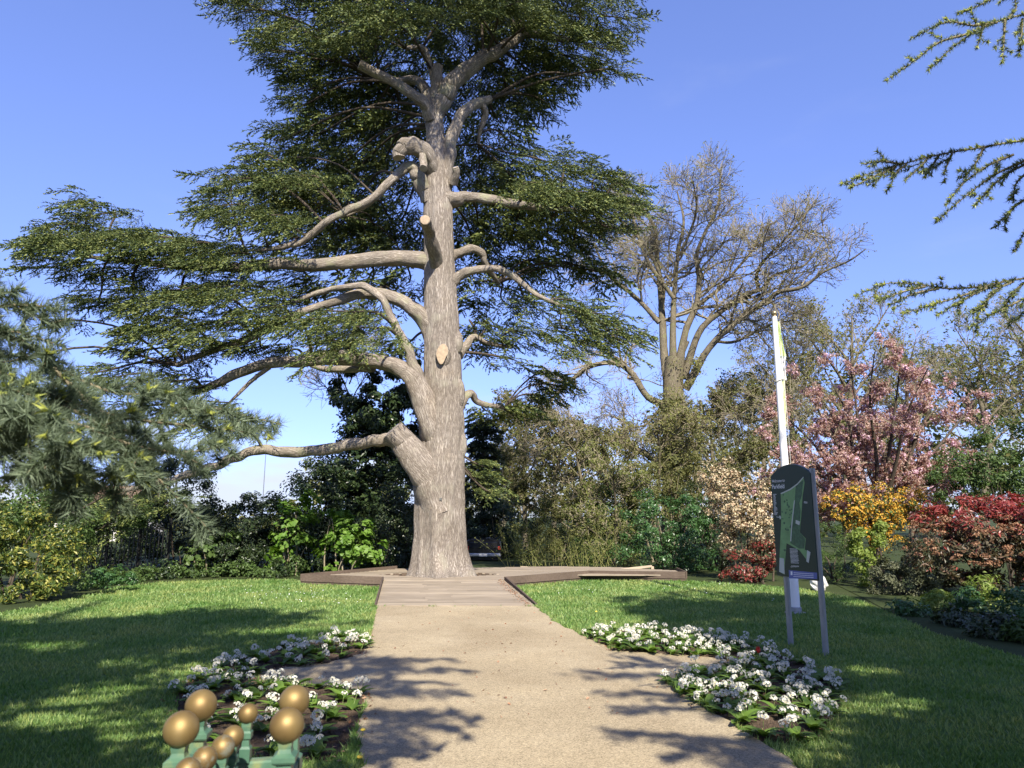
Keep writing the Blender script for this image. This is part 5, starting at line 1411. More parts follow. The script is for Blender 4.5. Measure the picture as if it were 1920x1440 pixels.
def sign_text(body, x0, x1, ybase, name, offset=0.0):
    c = bpy.data.curves.new(name, 'FONT'); c.body = body; c.size = 1.0; c.extrude = .0; c.offset = offset
    o = bpy.data.objects.new(name, c); COL.objects.link(o)
    dg = bpy.context.evaluated_depsgraph_get(); dg.update()
    w_t = o.dimensions.x
    u0, v0 = zz(x0, ybase); u1, v1 = zz(x1, ybase)
    s_ = (u1 - u0) * PWd / max(w_t, 1e-3)
    me = bpy.data.meshes.new_from_object(o.evaluated_get(dg))
    bpy.data.objects.remove(o)
    p = sp(u0, v0, .0012)
    R = np.stack([sx, [0, 0, 1.0], np.cross(sx, [0, 0, 1.0])], 1)
    for v in me.vertices:
        q = R @ np.array([v.co.x * s_, v.co.y * s_, 0]) + p - origin(sign)
        v.co = q
    me.materials.clear(); me.materials.append(M['print_white'])
    o = bpy.data.objects.new(name, me); COL.objects.link(o); o.parent = sign
    return o
sign_text('Welcome to', 93, 262, 282, 'lettering', .0); sign_text('Parkfield', 95, 256, 352, 'lettering', .006)
for p_, lab in ((s0, 0), (s1, 1)):
    acc = Acc(); tube(acc, [p_ - np.array([0, 0, .02]), np.array([p_[0], p_[1], (zt + .06) if lab else zb + .3])], [.036, .036], 14, 1); acc.build('post', M['steel'], sign, smooth=True)
M['stone'] = simple('pale_stone', (.55, .54, .50), .85, vary=.15, scale=9, bump=.4)
st = gnd(1536, 1107)
acc = Acc(); sphere(acc, (0, 0, .15), .2, 12, 9, 0, (.9, .7, 1.0)); v_ = acc.v[0]; v_ += rng.normal(0, .014, v_.shape); acc.v[0] = v_ + st
o = acc.build('boulder', M['stone']); tag(o, 'pale rough stone on the lawn edge behind the right sign post', 'stone')

# ------------------------------------------------------------------ white primroses in the beds
M['p_leaf'] = leaf_mat('primrose_leaves', [(.07, .13, .02), (.13, .22, .035), (.21, .31, .055)], .45, .38)
M['p_white'] = leaf_mat('white_primrose_petals', [(.60, .59, .50), (.70, .69, .62), (.76, .75, .69)], .6, .25, tcol=(1, 1, .9))
M['p_eye'] = simple('primrose_yellow_eye', (.75, .55, .06), .6)
M['p_stalk'] = simple('primrose_stalk', (.14, .20, .05), .6)
rp = np.random.default_rng(5)
def rosette_mesh(seed):
    r = np.random.default_rng(seed); acc = Acc()
    for k in range(r.integers(9, 14)):
        a_ = r.uniform(0, 6.28); L_ = r.uniform(.09, .165); w_ = L_ * r.uniform(.17, .24); rise = r.uniform(.35, 1.25)
        V = []; nn = 5
        for i in range(nn + 1):
            t = i / nn
            x = L_ * t * math.cos(rise * (1 - t * .7)); z = L_ * math.sin(rise) * (t - .55 * t * t) + .004
            ww = w_ * math.sin(math.pi * min(.97, .12 + .84 * t ** .8)) * (1 + .12 * math.sin(9 * t))
            V += [(x, -ww, z + .25 * ww), (x, 0, z), (x, ww, z + .25 * ww)]
        V = np.array(V) @ rotz(a_).T
        T = []
        for i in range(nn):
            for j in (0, 1):
                q = i * 3 + j; T += [(q, q + 3, q + 4), (q, q + 4, q + 1)]
        acc.add(V, T)
    return acc.mesh('leaf_rosette', M['p_leaf'])
def head_mesh(seed):
    r = np.random.default_rng(seed); acc = Acc()
    H = r.uniform(.10, .165); tube(acc, [(0, 0, 0), (r.normal(0, .006), r.normal(0, .006), H * .6), (0, 0, H)], [.0035, .003, .0028], 4, 2, mat=2, cap=False)
    nfl = r.integers(17, 26)
    for k in range(nfl):
        d_ = norm(r.normal(0, 1, 3) + np.array([0, -.15, .75])); d_[2] = max(d_[2], -.15); d_ = norm(d_)
        c = np.array([0, 0, H]) + d_ * np.array([.052, .052, .034]) * r.uniform(.7, 1.12)
        u = norm(np.cross(d_, r.normal(0, 1, 3))); v = np.cross(d_, u); R_ = r.uniform(.013, .018)
        V = [c - d_ * .003]
        for i in range(10):
            a_ = 2 * math.pi * i / 10; rr = R_ * (1 if i % 2 == 0 else .72)
            V.append(c + rr * (math.cos(a_) * u + math.sin(a_) * v) + d_ * .002)
        acc.add(np.array(V), [(0, 1 + i, 1 + (i + 1) % 10) for i in range(10)], 0)
        e = [c + d_ * .0035 + .0042 * (math.cos(a_) * u + math.sin(a_) * v) for a_ in (0, 1.57, 3.14, 4.71)]
        acc.add(np.array(e), [(0, 1, 2), (0, 2, 3)], 1)
    return acc.mesh('flower_head', [M['p_white'], M['p_eye'], M['p_stalk']])
ROS = [rosette_mesh(20 + i) for i in range(5)]; HEADS = [head_mesh(40 + i) for i in range(7)]
def spots(poly, gap, edge):
    P = np.array(poly); lo, hi = P.min(0), P.max(0); out = []
    for _ in range(9000):
        p = rng.uniform(lo, hi)
        if not in_poly(p[:1], p[1:], poly)[0]: continue
        if min(np.linalg.norm(np.array(q) - p) for q in poly) < edge: continue
        if all(np.linalg.norm(p - q) > gap for q in out): out.append(p)
    return out
def plant_bed(poly, split, labels, gap, dens, edge=.07):
    for p in spots(poly, gap, edge):
        if rng.random() > dens(p): continue
        side = split(p)
        t = thing('primrose_plant', labels[side][0], 'flower', (p[0], p[1], .010), labels[side][1])
        o = bpy.data.objects.new('leaf_rosette', ROS[rng.integers(0, 5)]); COL.objects.link(o); o.parent = t
        o.rotation_euler = (0, 0, rng.uniform(0, 6.28)); s_ = rng.uniform(.9, 1.35); o.scale = (s_, s_, s_)
        for k in range(rng.choice([1, 2, 3, 4], p=[.35, .4, .2, .05])):
            h = bpy.data.objects.new('flower_head', HEADS[rng.integers(0, 7)]); COL.objects.link(h); h.parent = t
            h.location = (rng.normal(0, .045), rng.normal(0, .045), 0)
            h.rotation_euler = (rng.normal(0, .28), rng.normal(0, .28), rng.uniform(0, 6.28)); s_ = rng.uniform(.58, .95); h.scale = (s_, s_, s_)
tipL, tipR = gnd(478, 1270), gnd(1392, 1247)
LBL = {('L', 1): ('white primrose in the narrow strip of the left bed', 'white primroses in the left strip bed'),
       ('L', 0): ('white primrose in the broad left bed behind the gold balls', 'white primroses behind the gold finials'),
       ('R', 1): ('white primrose in the narrow strip of the right bed', 'white primroses in the right strip bed'),
       ('R', 0): ('white primrose in the dense right bed before the sign', 'white primroses in the dense right bed')}
plant_bed(bedL, lambda p: int(p[1] > tipL[1]), {i: LBL['L', i] for i in (0, 1)}, .185, lambda p: .85 if p[1] > tipL[1] - .25 or p[0] < tipL[0] + .55 else .72)
plant_bed(bedR, lambda p: int(p[1] > tipR[1] - .05), {i: LBL['R', i] for i in (0, 1)}, .165, lambda p: .92, .05)
# single red tulip
M['tulip'] = leaf_mat('red_tulip_petals', [(.50, .02, .02), (.62, .05, .03)], .4, .3, tcol=(1.2, .5, .4))
tp = gnd(1424, 1262)
tl = thing('tulip', 'single red tulip among the white primroses of the right bed', 'flower', (tp[0], tp[1], .01))
acc = Acc(); tube(acc, [tp, tp + np.array([0, 0, .13]), tp + np.array([.005, 0, .2])], [.004, .004, .004], 6, 2); acc.build('stem', M['p_stalk'], tl)
acc = Acc()
for k in range(6):
    a_ = k * math.pi / 3; c, s_ = math.cos(a_), math.sin(a_)
    V = [(.003 * c, .003 * s_, .195), (.026 * math.cos(a_ - .5), .026 * math.sin(a_ - .5), .225), (.026 * math.cos(a_ + .5), .026 * math.sin(a_ + .5), .225), (.016 * c, .016 * s_, .268)]
    acc.add(np.array(V) + np.array([tp[0], tp[1], 0]), [(0, 1, 2), (1, 3, 2)])
acc.build('petals', M['tulip'], tl)
acc = Acc(); leaves(acc, tp + np.array([[.03, 0, .07], [-.03, .01, .06]]), np.array([[1., -.3, .4], [-1, -.3, .4]]), [.15, .13], .25, along=np.array([[.2, 0, 1.], [-.2, 0, 1]])); acc.build('leaf_pair', M['p_leaf'], tl)
# dandelions
for x, y, lb in ((680, 1383, 'yellow dandelion at the path edge right of the gold finials'), (674, 1436, 'yellow dandelion low beside the path at the bottom of the picture'), (1118, 1153, 'yellow dandelion alone on the sunlit right lawn')):
    p = gnd(x, y); t = thing('dandelion', lb, 'flower', p)
    acc = Acc(); tube(acc, [p, p + np.array([0, 0, .05])], [.003, .003], 5, 1); acc.build('stem', M['p_stalk'], t)
    acc = Acc(); sphere(acc, p + np.array([0, 0, .055]), .02, 10, 6, 0, (1, 1, .5)); acc.build('flower_head', M['p_eye'], t)
# fallen leaves
def litter(name, P, m, size, asp=.6):
    acc = Acc(); n = len(P)
    leaves(acc, P + np.array([0, 0, .008]), np.array([0, 0, 1.]) + rng.normal(0, .35, (n, 3)), size * rng.uniform(.5, 1.4, n), asp)
    return acc.build(name, m, kind='stuff')
q = []
for t in rng.random(240):
    e = pB * (1 - t) + fr * t; q.append(e - np.array([abs(rng.normal(0, .09)) + .05, 0, 0]) + np.array([0, rng.normal(0, .05), .012]))
for _ in range(520):
    e = np.array(bedL[rng.integers(0, len(bedL))]) if rng.random() < .6 else np.array(bedR[rng.integers(0, len(bedR))])
    q.append(np.array([*(e + rng.normal(0, .07, 2)), .012]))
for _ in range(150): q.append(np.array([rng.normal(0, .9), rng.uniform(6, 13), .013]))
litter('leaves', np.array(q), M['l_russet'], .035)

# ------------------------------------------------------------------ grass blades and daisies
bare = [PATH, bedL, bedR, BORD, BORDL, DECK + []]
ramp_poly = [pA[:2] - np.array([.06, 0]), pB[:2] + np.array([.06, 0]), fr[:2] + np.array([.06, 0]), fl[:2] - np.array([.06, 0])]
bare.append(ramp_poly)
def lawn_points(n, pw):
    yy = 4.6 + (18.9 - 4.6) * rng.random(n) ** pw
    xx = rng.uniform(-1, 1, n) * (yy * .76 + .6)
    k = in_poly(xx, yy, LAWN)
    for b in bare: k &= ~in_poly(xx, yy, b)
    return xx[k], yy[k]
xx, yy = lawn_points(300000, 1.25)
n = len(xx); h = rng.uniform(.018, .042, n) * (1 + .03 * yy); wd = (.0016 + .00085 * yy) * rng.uniform(.7, 1.3, n)
a_ = rng.uniform(0, 6.28, n); b_ = rng.uniform(0, 6.28, n); ln = h * rng.uniform(.2, 1.0, n)
B = np.stack([xx, yy, np.full(n, .004)], 1); s_ = np.stack([np.cos(a_), np.sin(a_), np.zeros(n)], 1) * wd[:, None]
tip = B + np.stack([np.cos(b_) * ln, np.sin(b_) * ln, h], 1)
acc = Acc(); acc.add(np.stack([B - s_, B + s_, tip], 1).reshape(-1, 3), np.arange(3 * n).reshape(-1, 3)); acc.build('grass', M['blade'], kind='stuff')
print('grass', n)
# fringe of longer tufts where the lawn meets the path, the beds and the deck
acc = Acc()
for poly in (PATH, bedL, bedR, ramp_poly, DECK):
    poly = np.array([list(p[:2]) for p in poly])
    for i in range(len(poly)):
        p, q_ = poly[i], poly[(i + 1) % len(poly)]
        L_ = np.linalg.norm(q_ - p)
        if p[1] < 4.5 or q_[1] < 4.5: continue
        k = int(L_ * 150); t = rng.random(k)[:, None]
        X = p * (1 - t) + q_ * t + rng.normal(0, .028, (k, 2))
        ok = ~in_poly(X[:, 0], X[:, 1], [tuple(u) for u in poly])
        for b in bare: ok &= ~in_poly(X[:, 0], X[:, 1], b)
        X = X[ok]; k = len(X)
        if k == 0: continue
        hh = rng.uniform(.03, .075, k); an = rng.uniform(0, 6.28, k); w_ = rng.uniform(.004, .009, k)
        B = np.concatenate([X, np.full((k, 1), .004)], 1); s_ = np.stack([np.cos(an), np.sin(an), 0 * an], 1) * w_[:, None]
        tip = B + np.stack([rng.normal(0, .025, k), rng.normal(0, .025, k), hh], 1)
        acc.add(np.stack([B - s_, B + s_, tip], 1).reshape(-1, 3), np.arange(3 * k).reshape(-1, 3))
acc.build('grass', M['blade'], kind='stuff')
M['daisy'] = simple('white_daisy', (.8, .8, .76), .6)
cx = [gnd(570, 1122), gnd(620, 1128), gnd(500, 1112), gnd(430, 1112), gnd(600, 1125), gnd(1330, 1103), gnd(1100, 1110), gnd(1380, 1112), gnd(560, 1122)]
P = np.array([c + np.array([rng.normal(0, .6), rng.normal(0, .55), .045]) for c in cx for _ in range(13)])
P = P[in_poly(P[:, 0], P[:, 1], LAWN)]
for b in bare: P = P[~in_poly(P[:, 0], P[:, 1], b)]
acc = Acc(); leaves(acc, P, np.array([0, -.3, 1.]) + rng.normal(0, .2, P.shape), .021 * rng.uniform(.6, 1.3, len(P)), 1.0); acc.build('daisies', M['daisy'], kind='stuff')

# ------------------------------------------------------------------ iron gate pier with gold ball finials
M['verdi'] = None
def verdigris():
    m, t, p = mat('verdigris_iron_paint')
    tcn = nd(t, 'ShaderNodeTexCoord'); n1 = nd(t, 'ShaderNodeTexNoise', Scale=18.0, Detail=5.0)
    t.links.new(tcn.outputs['Object'], n1.inputs['Vector'])
    g = nd(t, 'ShaderNodeNewGeometry'); sx_ = nd(t, 'ShaderNodeSeparateXYZ'); t.links.new(g.outputs['Normal'], sx_.inputs[0])
    c = ramp(t, [(.35, (.05, .115, .075)), (.55, (.075, .15, .098)), (.72, (.19, .215, .09))], n1.outputs[0])
    t.links.new(c, p.inputs['Base Color']); p.inputs['Roughness'].default_value = .42; p.inputs['Specular IOR Level'].default_value = .4
    b = nd(t, 'ShaderNodeBump', Strength=.15, Distance=.003); t.links.new(n1.outputs[0], b.inputs['Height']); t.links.new(b.outputs[0], p.inputs['Normal'])
    return m
M['verdi'] = verdigris()
def gold(name, worn):
    m, t, p = mat(name)
    tcn = nd(t, 'ShaderNodeTexCoord'); n1 = nd(t, 'ShaderNodeTexNoise', Scale=40.0, Detail=6.0, Roughness=.7); n2 = nd(t, 'ShaderNodeTexNoise', Scale=12.0, Detail=3.0)
    for n_ in (n1, n2): t.links.new(tcn.outputs['Object'], n_.inputs['Vector'])
    c = ramp(t, [(.3, (.165, .105, .045)), (.55, (.245, .17, .065)), (.75, (.30, .22, .095))], n2.outputs[0])
    if worn:
        f = nd(t, 'ShaderNodeMapRange'); f.inputs[1].default_value = .50; f.inputs[2].default_value = .64
        t.links.new(n1.outputs[0], f.inputs[0]); mx = nd(t, 'ShaderNodeMix', data_type='RGBA')
        t.links.new(f.outputs[0], mx.inputs[0]); t.links.new(c, mx.inputs[6]); mx.inputs[7].default_value = (.26, .26, .20, 1); c = mx.outputs[2]
    t.links.new(c, p.inputs['Base Color']); p.inputs['Metallic'].default_value = .6; 
    rr_ = nd(t, 'ShaderNodeMapRange'); rr_.inputs[3].default_value = .46; rr_.inputs[4].default_value = .66
    t.links.new(n1.outputs[0], rr_.inputs[0]); t.links.new(rr_.outputs[0], p.inputs['Roughness'])
    b_ = nd(t, 'ShaderNodeBump', Strength=.12, Distance=.002); t.links.new(n1.outputs[0], b_.inputs['Height']); t.links.new(b_.outputs[0], p.inputs['Normal'])
    return m
M['gold'] = gold('gold_paint', False); M['gold_worn'] = gold('worn_gold_paint', True)
ZB = 1.165
cor = {k: gnd(*v, ZB) for k, v in dict(FL=(340, 1367), BL=(377, 1323), FR=(538, 1360), BR=(552, 1314)).items()}
pc = np.mean(list(cor.values()), axis=0)
pang = math.atan2(*(cor['FR'] - cor['FL'])[[1, 0]]); Rp = rotz(pang)
pier = thing('gate_pier', 'green iron gate pier of four posts topped with large gold balls', 'gate pier', (pc[0], pc[1], 0))
def big_post(p, rb):
    x, y = p[0], p[1]; acc = Acc()
    lathe(acc, (x, y, 0), [(.0165, 0), (.0165, 1.005), (.0225, 1.012), (.0225, 1.040), (.0155, 1.046), (.0150, 1.090), (.0215, 1.094), (.0240, 1.098), (.0240, 1.107), (.0145, 1.113), (.0125, 1.121), (.0145, ZB - rb + .004)], square=True, R=Rp)
    o = acc.build('post', M['verdi'], pier)
    acc = Acc(); sphere(acc, (x, y, ZB), rb, 40, 24); acc.build('ball_finial', M['gold'], o, smooth=True)
for k in cor: big_post(cor[k], .0355)
def bar(p, q, w_, h_, parent, name='rail'):
    d = q - p; L_ = np.linalg.norm(d); a_ = math.atan2(d[1], d[0])
    acc = Acc(); box(acc, (p + q) / 2, (L_ - .036, w_, h_), rotz(a_), 0, .004); return acc.build(name, M['verdi'], parent)
for a0, a1 in (('FL', 'FR'), ('BL', 'BR'), ('FL', 'BL'), ('FR', 'BR')):
    for z in (1.025, .30):
        p, q_ = cor[a0].copy(), cor[a1].copy(); p[2] = q_[2] = z
        bar(p, q_, .034, .030, pier)
def small_post(p, zb, r_, z0, parent, m):
    acc = Acc(); x, y = p[0], p[1]
    lathe(acc, (x, y, 0), [(.011, z0), (.012, z0 + .03), (.0085, z0 + .035), (.0075, zb - r_ - .034), (.012, zb - r_ - .030), (.012, zb - r_ - .018), (.009, zb - r_ - .014), (.0105, zb - r_ - .004), (.0105, zb - r_ + .004)], square=True, R=Rp)
    o = acc.build('upright', M['verdi'], parent)
    acc = Acc(); sphere(acc, (x, y, zb), r_, 32, 20); acc.build('ball_finial', m, o, smooth=True)
small_post(gnd(465, 1338, 1.145), 1.145, .0225, 1.04, pier, M['gold'])
small_post(gnd(437, 1381, 1.135), 1.135, .0225, 1.04, pier, M['gold'])
gl = [gnd(418, 1401, 1.13), gnd(384, 1423, 1.13), gnd(352, 1446, 1.13)]
gate = thing('iron_gate', 'green iron gate leaf with small worn gold balls, in front of the pier', 'gate', (gl[0][0], gl[0][1], 0))
for p in gl + [gl[2] + (gl[2] - gl[1]), gl[2] + 2 * (gl[2] - gl[1])]: small_post(p, 1.13, .0235, .12, gate, M['gold_worn'])
dirg = norm(gl[2] - gl[0])
for z in (1.02, .25):
    p, q_ = gl[0] - dirg * .03, gl[2] + 2.4 * (gl[2] - gl[1]); p = p.copy(); p[2] = q_[2] = z
    bar(p, q_, .022, .028, gate)

# ------------------------------------------------------------------ the two near cedars: branches in view close up, the trees themselves beside the camera
def tuft(seed, n, nl, nw, fwd=.45):
    r = np.random.default_rng(seed); V, T, Mi = [], [], []
    for i in range(n):
        a_ = r.uniform(0, 6.28); d_ = norm(np.array([fwd + r.normal(0, .35), math.cos(a_), math.sin(a_)])); l = nl * r.uniform(.75, 1.2)
        s_ = np.cross(d_, r.normal(0, 1, 3)); s_ = s_ / np.linalg.norm(s_) * nw / 2
        o_ = np.array([r.normal(0, .003), 0, 0]); k = len(V)
        V += [o_ - s_ * 1.15, o_ + s_ * 1.15, o_ + d_ * l]; T += [(k, k + 1, k + 2)]; Mi += [0]
    return np.array(V), np.array(T), np.array(Mi)
TUF_L = [tuft(60 + i, 22, .037, .0027) for i in range(4)]
TUF_R = [tuft(70 + i, 15, .030, .0045) for i in range(4)]
SHOOT = [tuft(80 + i, 9, .022, .006, 1.3) for i in range(3)]

def near_branches(lines, tufts, spacing, tree, per, length, name, rad=.006, ang=.75, young=.12, side_lv2=True, scale=1.0, up=-.05, tips=.2):
    wood, fol, sho = Acc(), Acc(), Acc(); PL = []
    for pts_ in lines:
        p = np.array([at(x, y, Y) for x, y, Y in pts_]); n_ = len(p)
        P_, R_ = tube(wood, p, np.linspace(rad, .0018, n_), 6, 5, cap=False); PL.append(P_)
    q = [resample(p, np.ones(len(p)), 12) for p in PL]
    P0 = np.array([x[0] for x in q]); R0 = np.tile(np.linspace(rad, .0018, 12), (len(P0), 1))
    if per:
        C1, R1 = children(P0, R0, per, .05, length, ang, .10, 5, up, .5, .0013); emit(wood, C1, R1, 4)
        allp = list(P0) + list(C1)
        if side_lv2:
            C2, R2 = children(C1, R1, 2, .2, length * .45, ang, .12, 4, up, .6, .0011); emit(wood, C2, R2, 3); allp += list(C2)
    else: allp = list(P0)
    A, D = [], []; TA, TD = [], []
    for p in allp:
        L_ = np.linalg.norm(np.diff(p, axis=0), axis=1).sum(); k = max(3, int(L_ / spacing))
        r_, _ = resample(p, np.ones(len(p)), k + 1); A.append(r_[1:]); D.append(np.gradient(r_, axis=0)[1:]); TA.append(r_[-1]); TD.append(r_[-1] - r_[-2])
    A, D = np.concatenate(A), norm(np.concatenate(D)); A = A + rng.normal(0, .003, A.shape)
    D = norm(D + rng.normal(0, .35, D.shape) + np.array([0, 0, .25]))
    place(fol, tufts, A, D, scale * rng.uniform(.75, 1.2, len(A)), rng.uniform(0, 6.28, len(A)), (0, 0))
    k = rng.random(len(A)) < young
    kt = rng.random(len(TA)) < tips
    sa = np.concatenate([A[k], np.array(TA)[kt]]); sd = np.concatenate([D[k] + np.array([0, 0, .5]), norm(np.array(TD))[kt]])
    place(sho, SHOOT, sa + np.array([0, -.004, .004]), sd, rng.uniform(.7, 1.3, len(sa)) * scale, None, (0, 0))
    print(name, len(A), fol.tris(), sho.tris())
    wood.build('branch', M['twig'], tree, smooth=True, kind='stuff'); fol.build('needles', M['cedar_blue'], tree, kind='stuff'); sho.build('young_shoots', M['shoot'], tree, kind='stuff')

LIT = [(-900, 1090), (-300, 1150), (0, 1172), (150, 1168), (330, 1152), (430, 1142), (640, 1133), (700, 1165), (690, 1216), (672, 1240), (640, 1290), (672, 1340), (660, 1400), (690, 1440), (700, 1700), (1700, 1700),
       (1480, 1440), (1400, 1390), (1300, 1345), (1255, 1300), (1250, 1270), (1330, 1240), (1240, 1226), (1345, 1226), (1350, 1200), (1280, 1170), (1230, 1150), (1215, 1125), (1240, 1108), (1330, 1106), (1480, 1122), (1620, 1118), (1700, 1100), (2300, 1090),
       (2300, 1060), (-900, 1050)]
LITG = [tuple(gnd(x, y)[:2]) for x, y in LIT if y > 1000]
# small pools of sun inside the shade
POOL = [(gnd(x, y)[:2], r_) for x, y, r_ in ((60, 1215, .5), (200, 1245, .25), (330, 1225, .3), (420, 1190, .45), (500, 1205, .3), (560, 1180, .4), (365, 1265, .4), (640, 1205, .3), (20, 1345, .35), (110, 1335, .3), (250, 1290, .2), (480, 1185, .3), (580, 1205, .3),
        (540, 1290, .35), (600, 1310, .4), (460, 1320, .4), (520, 1350, .35), (430, 1280, .3), (1300, 1330, .35), (1370, 1340, .45), (1460, 1350, .5), (1420, 1310, .35), (1330, 1290, .3), (1500, 1385, .3), (1390, 1165, .3), (1450, 1185, .25), (1600, 1260, .3), (1380, 1235, .3),
        (1640, 1200, .3), (1760, 1225, .3), (1690, 1140, .6), (1620, 1135, .5), (1520, 1425, .3), (1560, 1400, .25), (1720, 1260, .2), (1800, 1330, .2), (1850, 1145, .5), (1780, 1130, .5), (100, 1400, .25))]
KEEP_LIT = [(at(x, y, Y), r_, p_) for x, y, Y, r_, p_ in ((1830, 950, 15, .6, .9), (1900, 960, 15, .6, .85), (1770, 985, 15, .5, .9), (1620, 950, 18.5, .9, .9), (1700, 960, 18.5, .6, .9), (1390, 930, 18.6, .8, .95), (1400, 1050, 18.3, .5, .8),
    (1462, 840, 11.8, .35, 1.0), (1458, 740, 11.8, .35, 1.0), (1453, 630, 11.8, .35, 1.0), (1640, 1030, 17, .5, .8), (1850, 870, 17.5, .7, .8), (1640, 800, 20.5, 1.5, .9))] + [(c, .16, 1.0) for c in cor.values()] + [(pc + np.array([0, -.1, -.1]), .3, .95)] + [(at(x, y, 1.75), r_, p_) for x, y, r_, p_ in
    ((-60, 700, .3, 1.0), (240, 800, .25, 1.0), (100, 780, .2, .9), (20, 580, .22, 1.0), (100, 590, .15, 1.0), (60, 690, .2, 1.0), (170, 740, .22, 1.0), (300, 770, .22, .95), (430, 800, .2, 1.0), (330, 860, .15, .7), (180, 850, .15, .6), (380, 960, .12, .8))] + [
    (at(x, y, 3.9), .35, .8) for x, y in ((1700, 110), (1800, 60), (1880, 40), (1620, 330), (1720, 310), (1820, 290), (1900, 280), (1790, 370), (1860, 340), (1650, 545), (1760, 550))]
rl_ = np.random.default_rng(3)
for _ in range(95):
    x, y = (rl_.uniform(-40, 640), rl_.uniform(1170, 1440)) if rl_.random() < .6 else (rl_.uniform(1280, 1900), rl_.uniform(1120, 1440))
    POOL.append((gnd(x, y)[:2], rl_.uniform(.10, .24)))
def shade_tree(name, label, tx, ty, H, rmax, nbr, seed, xlim, fingers=()):
    global rng
    keep, rng = rng, np.random.default_rng(seed)
    t = thing(name, label, 'tree', (tx, ty, 0))
    acc = Acc(); tube(acc, [(tx, ty, -.05), (tx + .05, ty, H * .4), (tx, ty + .05, H)], [.30, .2, .03], 14, 6, lump=.05); acc.build('trunk', M['limb_bark'], t, smooth=True)
    PP, DD = [], []; wood = Acc()
    for i in range(nbr):
        z = 1.5 + (H - 1.7) * (i + rng.random()) / nbr; a_ = i * 2.399 + rng.normal(0, .3)
        Rr = rmax * (1 - (z / H) ** 2.2) ** .8 * rng.uniform(.8, 1.1) + .25
        d = np.array([math.cos(a_), math.sin(a_), 0]); tip = np.array([tx, ty, z]) + d * Rr + np.array([0, 0, -.10 * Rr])
        mid = np.array([tx, ty, z]) + d * Rr * .5 + np.array([0, 0, .06 * Rr])
        pl_ = np.array([[tx, ty, z - .15], mid, tip]); rs, _ = resample(spline(pl_, np.ones(3), 5)[0], np.ones(11), 9)
        # the wood stops where it would come into the picture or into a sunlit place
        px, py, zc = project(rs); seen = (zc > .1) & (px > -90) & (px < 2010) & (py > -90) & (py < 1530)
        k = int(np.argmax(seen)) if seen.any() else 9
        g = rs - SUN * (rs[:, 2:3] / SUN[2]); lit_ = in_poly(g[:, 0], g[:, 1], LITG); lit_[:2] = False
        k = min(k, int(np.argmax(lit_)) if lit_.any() else 9)
        if k >= 2: tube(wood, rs[:k], np.linspace(.05, .012, 9)[:k], 6, 1, cap=False)
        n_ = int(9.5 * Rr) + 4
        q = rng.random(n_) ** .6 * Rr; w_ = rng.normal(0, .20, n_) * (.4 + q)
        P_ = np.array([tx, ty, z]) + d * q[:, None] + np.stack([-d[1] * w_, d[0] * w_, -.10 * q + .05 + rng.normal(0, .06, n_)], 1)
        D_ = d + np.stack([-d[1] * w_, d[0] * w_, 0 * w_], 1) * .8 + rng.normal(0, .3, (n_, 3)) * np.array([1, 1, .5])
        PP.append(P_); DD.append(D_)
    P_, D_ = np.concatenate(PP), norm(np.concatenate(DD)); S_ = rng.uniform(.6, 1.15, len(P_)); edge = rng.normal(0, 1, (len(P_), 2)) * np.array([.5, .22])
    ok = np.ones(len(P_), bool); rnd = rng.random(len(P_))
    for f in (0, .5, 1.0):
        Q = P_ + D_ * (S_ * f)[:, None]
        px, py, zc = project(Q)
        mg = 60 + .55 * S_ / np.maximum(.15, zc) * FPX + np.where(zc < 6, 500, 0)      # clear of the view, also a step to the side
        ok &= Q[:, 2] > 2.3
        ok &= ~((zc > -.35) & (px > -mg) & (px < 1920 + mg) & (py > -mg) & (py < 1440 + mg))
        g = Q - SUN * (Q[:, 2:3] / SUN[2])
        ok &= ~in_poly(g[:, 0] + edge[:, 0], g[:, 1] + edge[:, 1] * 1.5, LITG)
        for c, r_, p_ in KEEP_LIT:              # sun reaches the things the photograph shows sunlit
            v_ = Q - c; along = v_ @ SUN; dist = np.linalg.norm(v_ - along[:, None] * SUN, axis=1)
            ok &= ~((along > 0) & (dist < r_ + .35 * S_)) | (rnd > p_)
        if f == .5:
            for c, r_ in POOL: ok &= ((g[:, 0] - c[0]) ** 2 / (1.7 * r_) ** 2 + (g[:, 1] - c[1]) ** 2 / (1.1 * r_) ** 2) > rng.uniform(.5, 1.3, len(P_))
        ok &= (Q[:, 0] - xlim[0] > 0) & (Q[:, 0] - xlim[1] < 0)
    FP, FD, FS = [], [], []
    for (x0, y0), (x1, y1) in fingers:          # long low boughs reaching out over the path behind the camera
        g0, g1 = gnd(x0, y0), gnd(x1, y1)
        hgt = (max(g0[1], g1[1]) + .7) / 1.16
        c0, c1 = g0 + SUN * hgt / SUN[2], g1 + SUN * (hgt - .12) / SUN[2]
        tube(wood, [(tx, ty, hgt - .3), (c0 + np.array([tx, ty, hgt])) / 2, c0, c1], [.06, .04, .018, .004], 6, 4, cap=False)
        L_ = np.linalg.norm(c1 - c0); d = (c1 - c0) / L_; m_ = int(16 * L_) + 4
        u = rng.random(m_); sg = rng.choice([-1, 1], m_)
        FP.append(c0 + d * (u * L_)[:, None]); FD.append(d + np.stack([-d[1] * sg * .55, d[0] * sg * .55, rng.normal(0, .1, m_)], 1)); FS.append(rng.uniform(.2, .42, m_) * (1.15 - .6 * u))
    acc = Acc(); place(acc, SPR_SH, P_[ok], D_[ok], S_[ok])
    if FP: place(acc, SPR_LO, np.concatenate(FP), norm(np.concatenate(FD)), np.concatenate(FS))
    print(name, ok.sum(), len(ok), acc.tris())
    acc.build('crown', [M['cedar_blue'], M['twig']], t, kind='stuff')
    wood.build('boughs', M['twig'], t, smooth=True, kind='stuff')
    rng = keep
    return t
